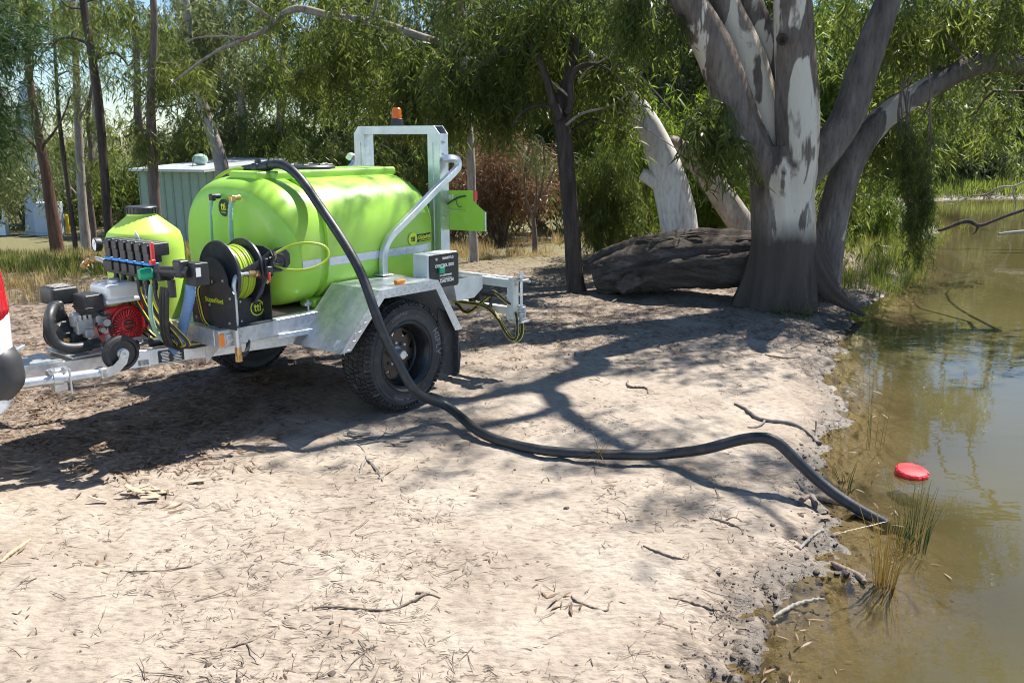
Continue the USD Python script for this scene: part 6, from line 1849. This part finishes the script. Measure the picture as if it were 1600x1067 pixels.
branch_thing('dead_branch', 'dark wet dead branch reaching out of the water at the right edge', [[(1466, 360, 4), (1490, 352, 6), (1515, 346, 7), (1528, 352, 6), (1550, 346, 5), (1600, 328, 5), (1680, 306, 6)], [(1528, 352, 5), (1526, 360, 3), (1520, 366, 2)]], 15.5, 'bark_dark')
branch_thing('dead_branch', 'pale bare branch slanting over the far water at the right edge', [[(1476, 318, 1), (1500, 315, 1.6), (1518, 306, 2), (1540, 304, 2.4), (1562, 293, 2.8), (1584, 291, 3), (1610, 279, 3.4), (1680, 262, 4)], [(1590, 289, 2.4), (1583, 303, 2.4), (1587, 316, 2.2), (1581, 334, 2)], [(1540, 304, 2), (1552, 311, 1.6), (1568, 309, 1.2)], [(1518, 306, 1.6), (1526, 298, 1.4), (1536, 296, 1)]], 19, 'bark_pale')
branch_thing('bank_log', 'pale bare log on the far left bank beside the leaf curtain', [[(1330, 380, 4), (1352, 379, 5), (1388, 379, 4)]], 15.4, 'deadwood', 'log')
branch_thing('bank_log', 'grey log sloping from the bank into the water beside the leaf curtain', [[(1352, 382, 4), (1390, 388, 6), (1418, 392, 5)], [(1418, 391, 4), (1398, 398, 4), (1384, 405, 3)]], 14.6, 'deadwood', 'log')
branch_thing('bank_log', 'flat pale log in the water at the far right', [[(1560, 366, 4), (1590, 363, 6), (1650, 360, 6)]], 15.0, 'deadwood', 'log')


# ------------------------------------------------------------------ grass and litter that nobody could count
def scatter_ground(n, fn, x0, x1, y0, y1, seed, power=1.0):
    """n points weighted by fn(x, y), denser near the camera"""
    rng = np.random.default_rng(seed)
    out = []
    have = 0
    while have < n:
        m = 60000
        y = y0 * (y1 / y0) ** rng.uniform(0, 1, m)
        x = rng.uniform(-1, 1, m) * .66 * y
        k = (x > x0) & (x < x1)
        x, y = x[k], y[k]
        w = fn(x, y)
        k = rng.uniform(0, 1, len(x)) < w
        out.append(np.stack([x[k], y[k]], 1))
        have += k.sum()
    P = np.concatenate(out)[:n]
    z, sd = ground(P[:, 0], P[:, 1], want=True)
    return np.c_[P, z], sd


def leaf_litter():
    rng = np.random.default_rng(4)

    def pile(n, L, w, r):
        a = rng.uniform(0, 6.28, n)
        B = np.stack([rng.normal(0, r, n), rng.normal(0, r, n), rng.uniform(.001, .008, n)], 1)
        D = unit(np.stack([np.cos(a), np.sin(a), rng.uniform(-.06, .22, n)], 1))
        S = unit(np.stack([-np.sin(a), np.cos(a), rng.normal(0, .35, n)], 1))
        return blades(B, D, L * rng.uniform(.5, 1.3, n), w * rng.uniform(.6, 1.3, n), S, rng.uniform(-.1, .35, n))
    pr = [pile(6, .09, .014, .05), pile(4, .11, .016, .05), pile(5, .07, .012, .06)]
    P, sd = scatter_ground(11000, lambda x, y: np.where(shore_dist(x, y) > -.05, 0, litter_amount(x, y) * .95 + .002), -12, 6, 2.3, 26, 3)
    t = '/World'
    instancer(t, 'leaf_litter', pr, P, rng.uniform(0, 6.28, len(P)), rng.uniform(.5, 1.05, len(P)), 'litter_leaf', tilt=rng.normal(0, .1, len(P)), protoname='leaves')

    def twigs(n, L, r):
        ms = []
        for k in range(n):
            a = rng.uniform(0, 6.28)
            b = np.array([rng.normal(0, r), rng.normal(0, r), .003])
            l = L * rng.uniform(.4, 1.2)
            d = np.array([math.cos(a), math.sin(a), rng.uniform(-.02, .12)])
            s = np.array([-math.sin(a), math.cos(a), 0]) * rng.normal(0, .12) * l
            ms.append(tube(np.array([b, b + d * l * .5 + s, b + d * l]), [.0022, .002, .001], 4, caps=False))
        return cat(ms)
    pr = [twigs(2, .08, .03), twigs(1, .14, .02), twigs(3, .05, .05)]
    P, sd = scatter_ground(9000, lambda x, y: np.where(shore_dist(x, y) > -.02, 0, (.10 + .9 * sstep(.46, .64, meshkit.fbm(np.stack([x, y, 0 * x], -1) * 1.7, 4, 44))) * .55 + .4 * litter_amount(x, y)), -7, 5, 2.3, 14, 5)
    instancer(t, 'twig_debris', pr, P, rng.uniform(0, 6.28, len(P)), rng.uniform(.2, .75, len(P)) + .6 * rng.uniform(0, 1, len(P)) ** 10, 'twig', tilt=rng.normal(0, .1, len(P)), protoname='twigs')

    # clods and mud lumps along the eroded edge
    cl = []
    for k in range(3):
        m = trimesh.creation.icosphere(2, .02)
        m.vertices *= (1 + .9 * (meshkit.fbm(m.vertices * 60 + k * 7, 3, k)[:, None] - .5))
        m.apply_scale([1.2, 1, .55])
        cl.append(m)
    P, sd = scatter_ground(1700, lambda x, y: np.exp(-((shore_dist(x, y) + .09) / .12) ** 2) * .9 + .006, -6, 5, 2.3, 11, 6)
    instancer(t, 'mud_clods', cl, P, rng.uniform(0, 6.28, len(P)), rng.uniform(.12, .30, len(P)) + .5 * rng.uniform(0, 1, len(P)) ** 8, 'mud', tilt=rng.normal(0, .3, len(P)), protoname='clod')
    # fallen leaves afloat and drowned at the edge
    P, sd = scatter_ground(90, lambda x, y: np.exp(-((shore_dist(x, y) - .12) / .2) ** 2) * .9 + np.where(shore_dist(x, y) > 0, .006, 0), -2, 6, 2.3, 11, 7)
    P[:, 2] = np.maximum(P[:, 2], WLEV + .002)
    instancer(t, 'floating_leaves', [pile(1, .09, .014, .01), pile(2, .08, .012, .05)], P, rng.uniform(0, 6.28, len(P)), rng.uniform(.5, 1.2, len(P)), 'litter_leaf', protoname='leaves')


simple('mud', (.075, .056, .042), .75, vary=.4, scale=14, bump=.4, bscale=90)
leaf_litter()


def grasses():
    rng = np.random.default_rng(6)
    gt = [grass_tuft(np.random.default_rng(50 + i), 30, .26, .007, .6, .07) for i in range(3)]

    def box_w(px0, px1, py0, py1, soft=.3):
        c = np.array([on_ground(px, py) for px in (px0, px1) for py in (py0, py1)])
        return c

    def zone(xa, xb, ya, yb, seed):
        def f(x, y):
            n = meshkit.fbm(np.stack([x, y, 0 * x], -1) * .8, 4, seed)
            return sstep(xa - .5, xa + .8, x) * sstep(xb + .5, xb - .8, x) * sstep(ya - .4, ya + .7, y) * sstep(yb + 1, yb - 1, y) * sstep(.36, .62, n)
        return f
    # green grass left
    P, _ = scatter_ground(2600, zone(-16, -3.6, 11.2, 30, 11), -16, -2, 10, 32, 11)
    instancer('/World', 'green_grass', gt, P, rng.uniform(0, 6.28, len(P)), rng.uniform(.5, 1.3, len(P)), 'grass_green', protoname='tuft')
    P, _ = scatter_ground(3400, lambda x, y: np.maximum(zone(-14, -4.0, 8.8, 14, 12)(x, y) * .35, zone(-9, 4.5, 13.6, 26, 13)(x, y)) * np.where(shore_dist(x, y) > -1.0, 0, 1), -14, 5, 8, 27, 12)
    instancer('/World', 'dry_grass', gt, P, rng.uniform(0, 6.28, len(P)), rng.uniform(.35, 1.15, len(P)), 'grass_dry', protoname='tuft')
    fb = [grass_tuft(np.random.default_rng(90 + i), 30, .8, .03, .7, .3) for i in range(3)]
    rq = np.random.default_rng(91)
    xq = rq.uniform(11.5, 30, 420)
    yq = 27.2 + (xq - 12.6) * .13 + rq.uniform(-.2, 3.0, 420)
    zq, sq = ground(xq, yq, want=True)
    kq = sq < .1
    instancer('/World', 'far_bank_grass', fb, np.c_[xq, yq, zq][kq], rq.uniform(0, 6.28, kq.sum()), rq.uniform(.4, .9, kq.sum()), 'leaf_olive', protoname='tuft')
    tall = [grass_tuft(np.random.default_rng(70 + i), 40, .5, .008, .55, .10) for i in range(3)]
    P, _ = scatter_ground(190, lambda x, y: np.exp(-((shore_dist(x, y) + .35) / .45) ** 2) * sstep(10.2, 11.2, y) * sstep(22, 18, y), 3, 12, 9, 24, 14)
    instancer('/World', 'bank_reeds', tall, P, rng.uniform(0, 6.28, len(P)), rng.uniform(.4, 1.0, len(P)), 'grass_green', protoname='tuft')


grasses()
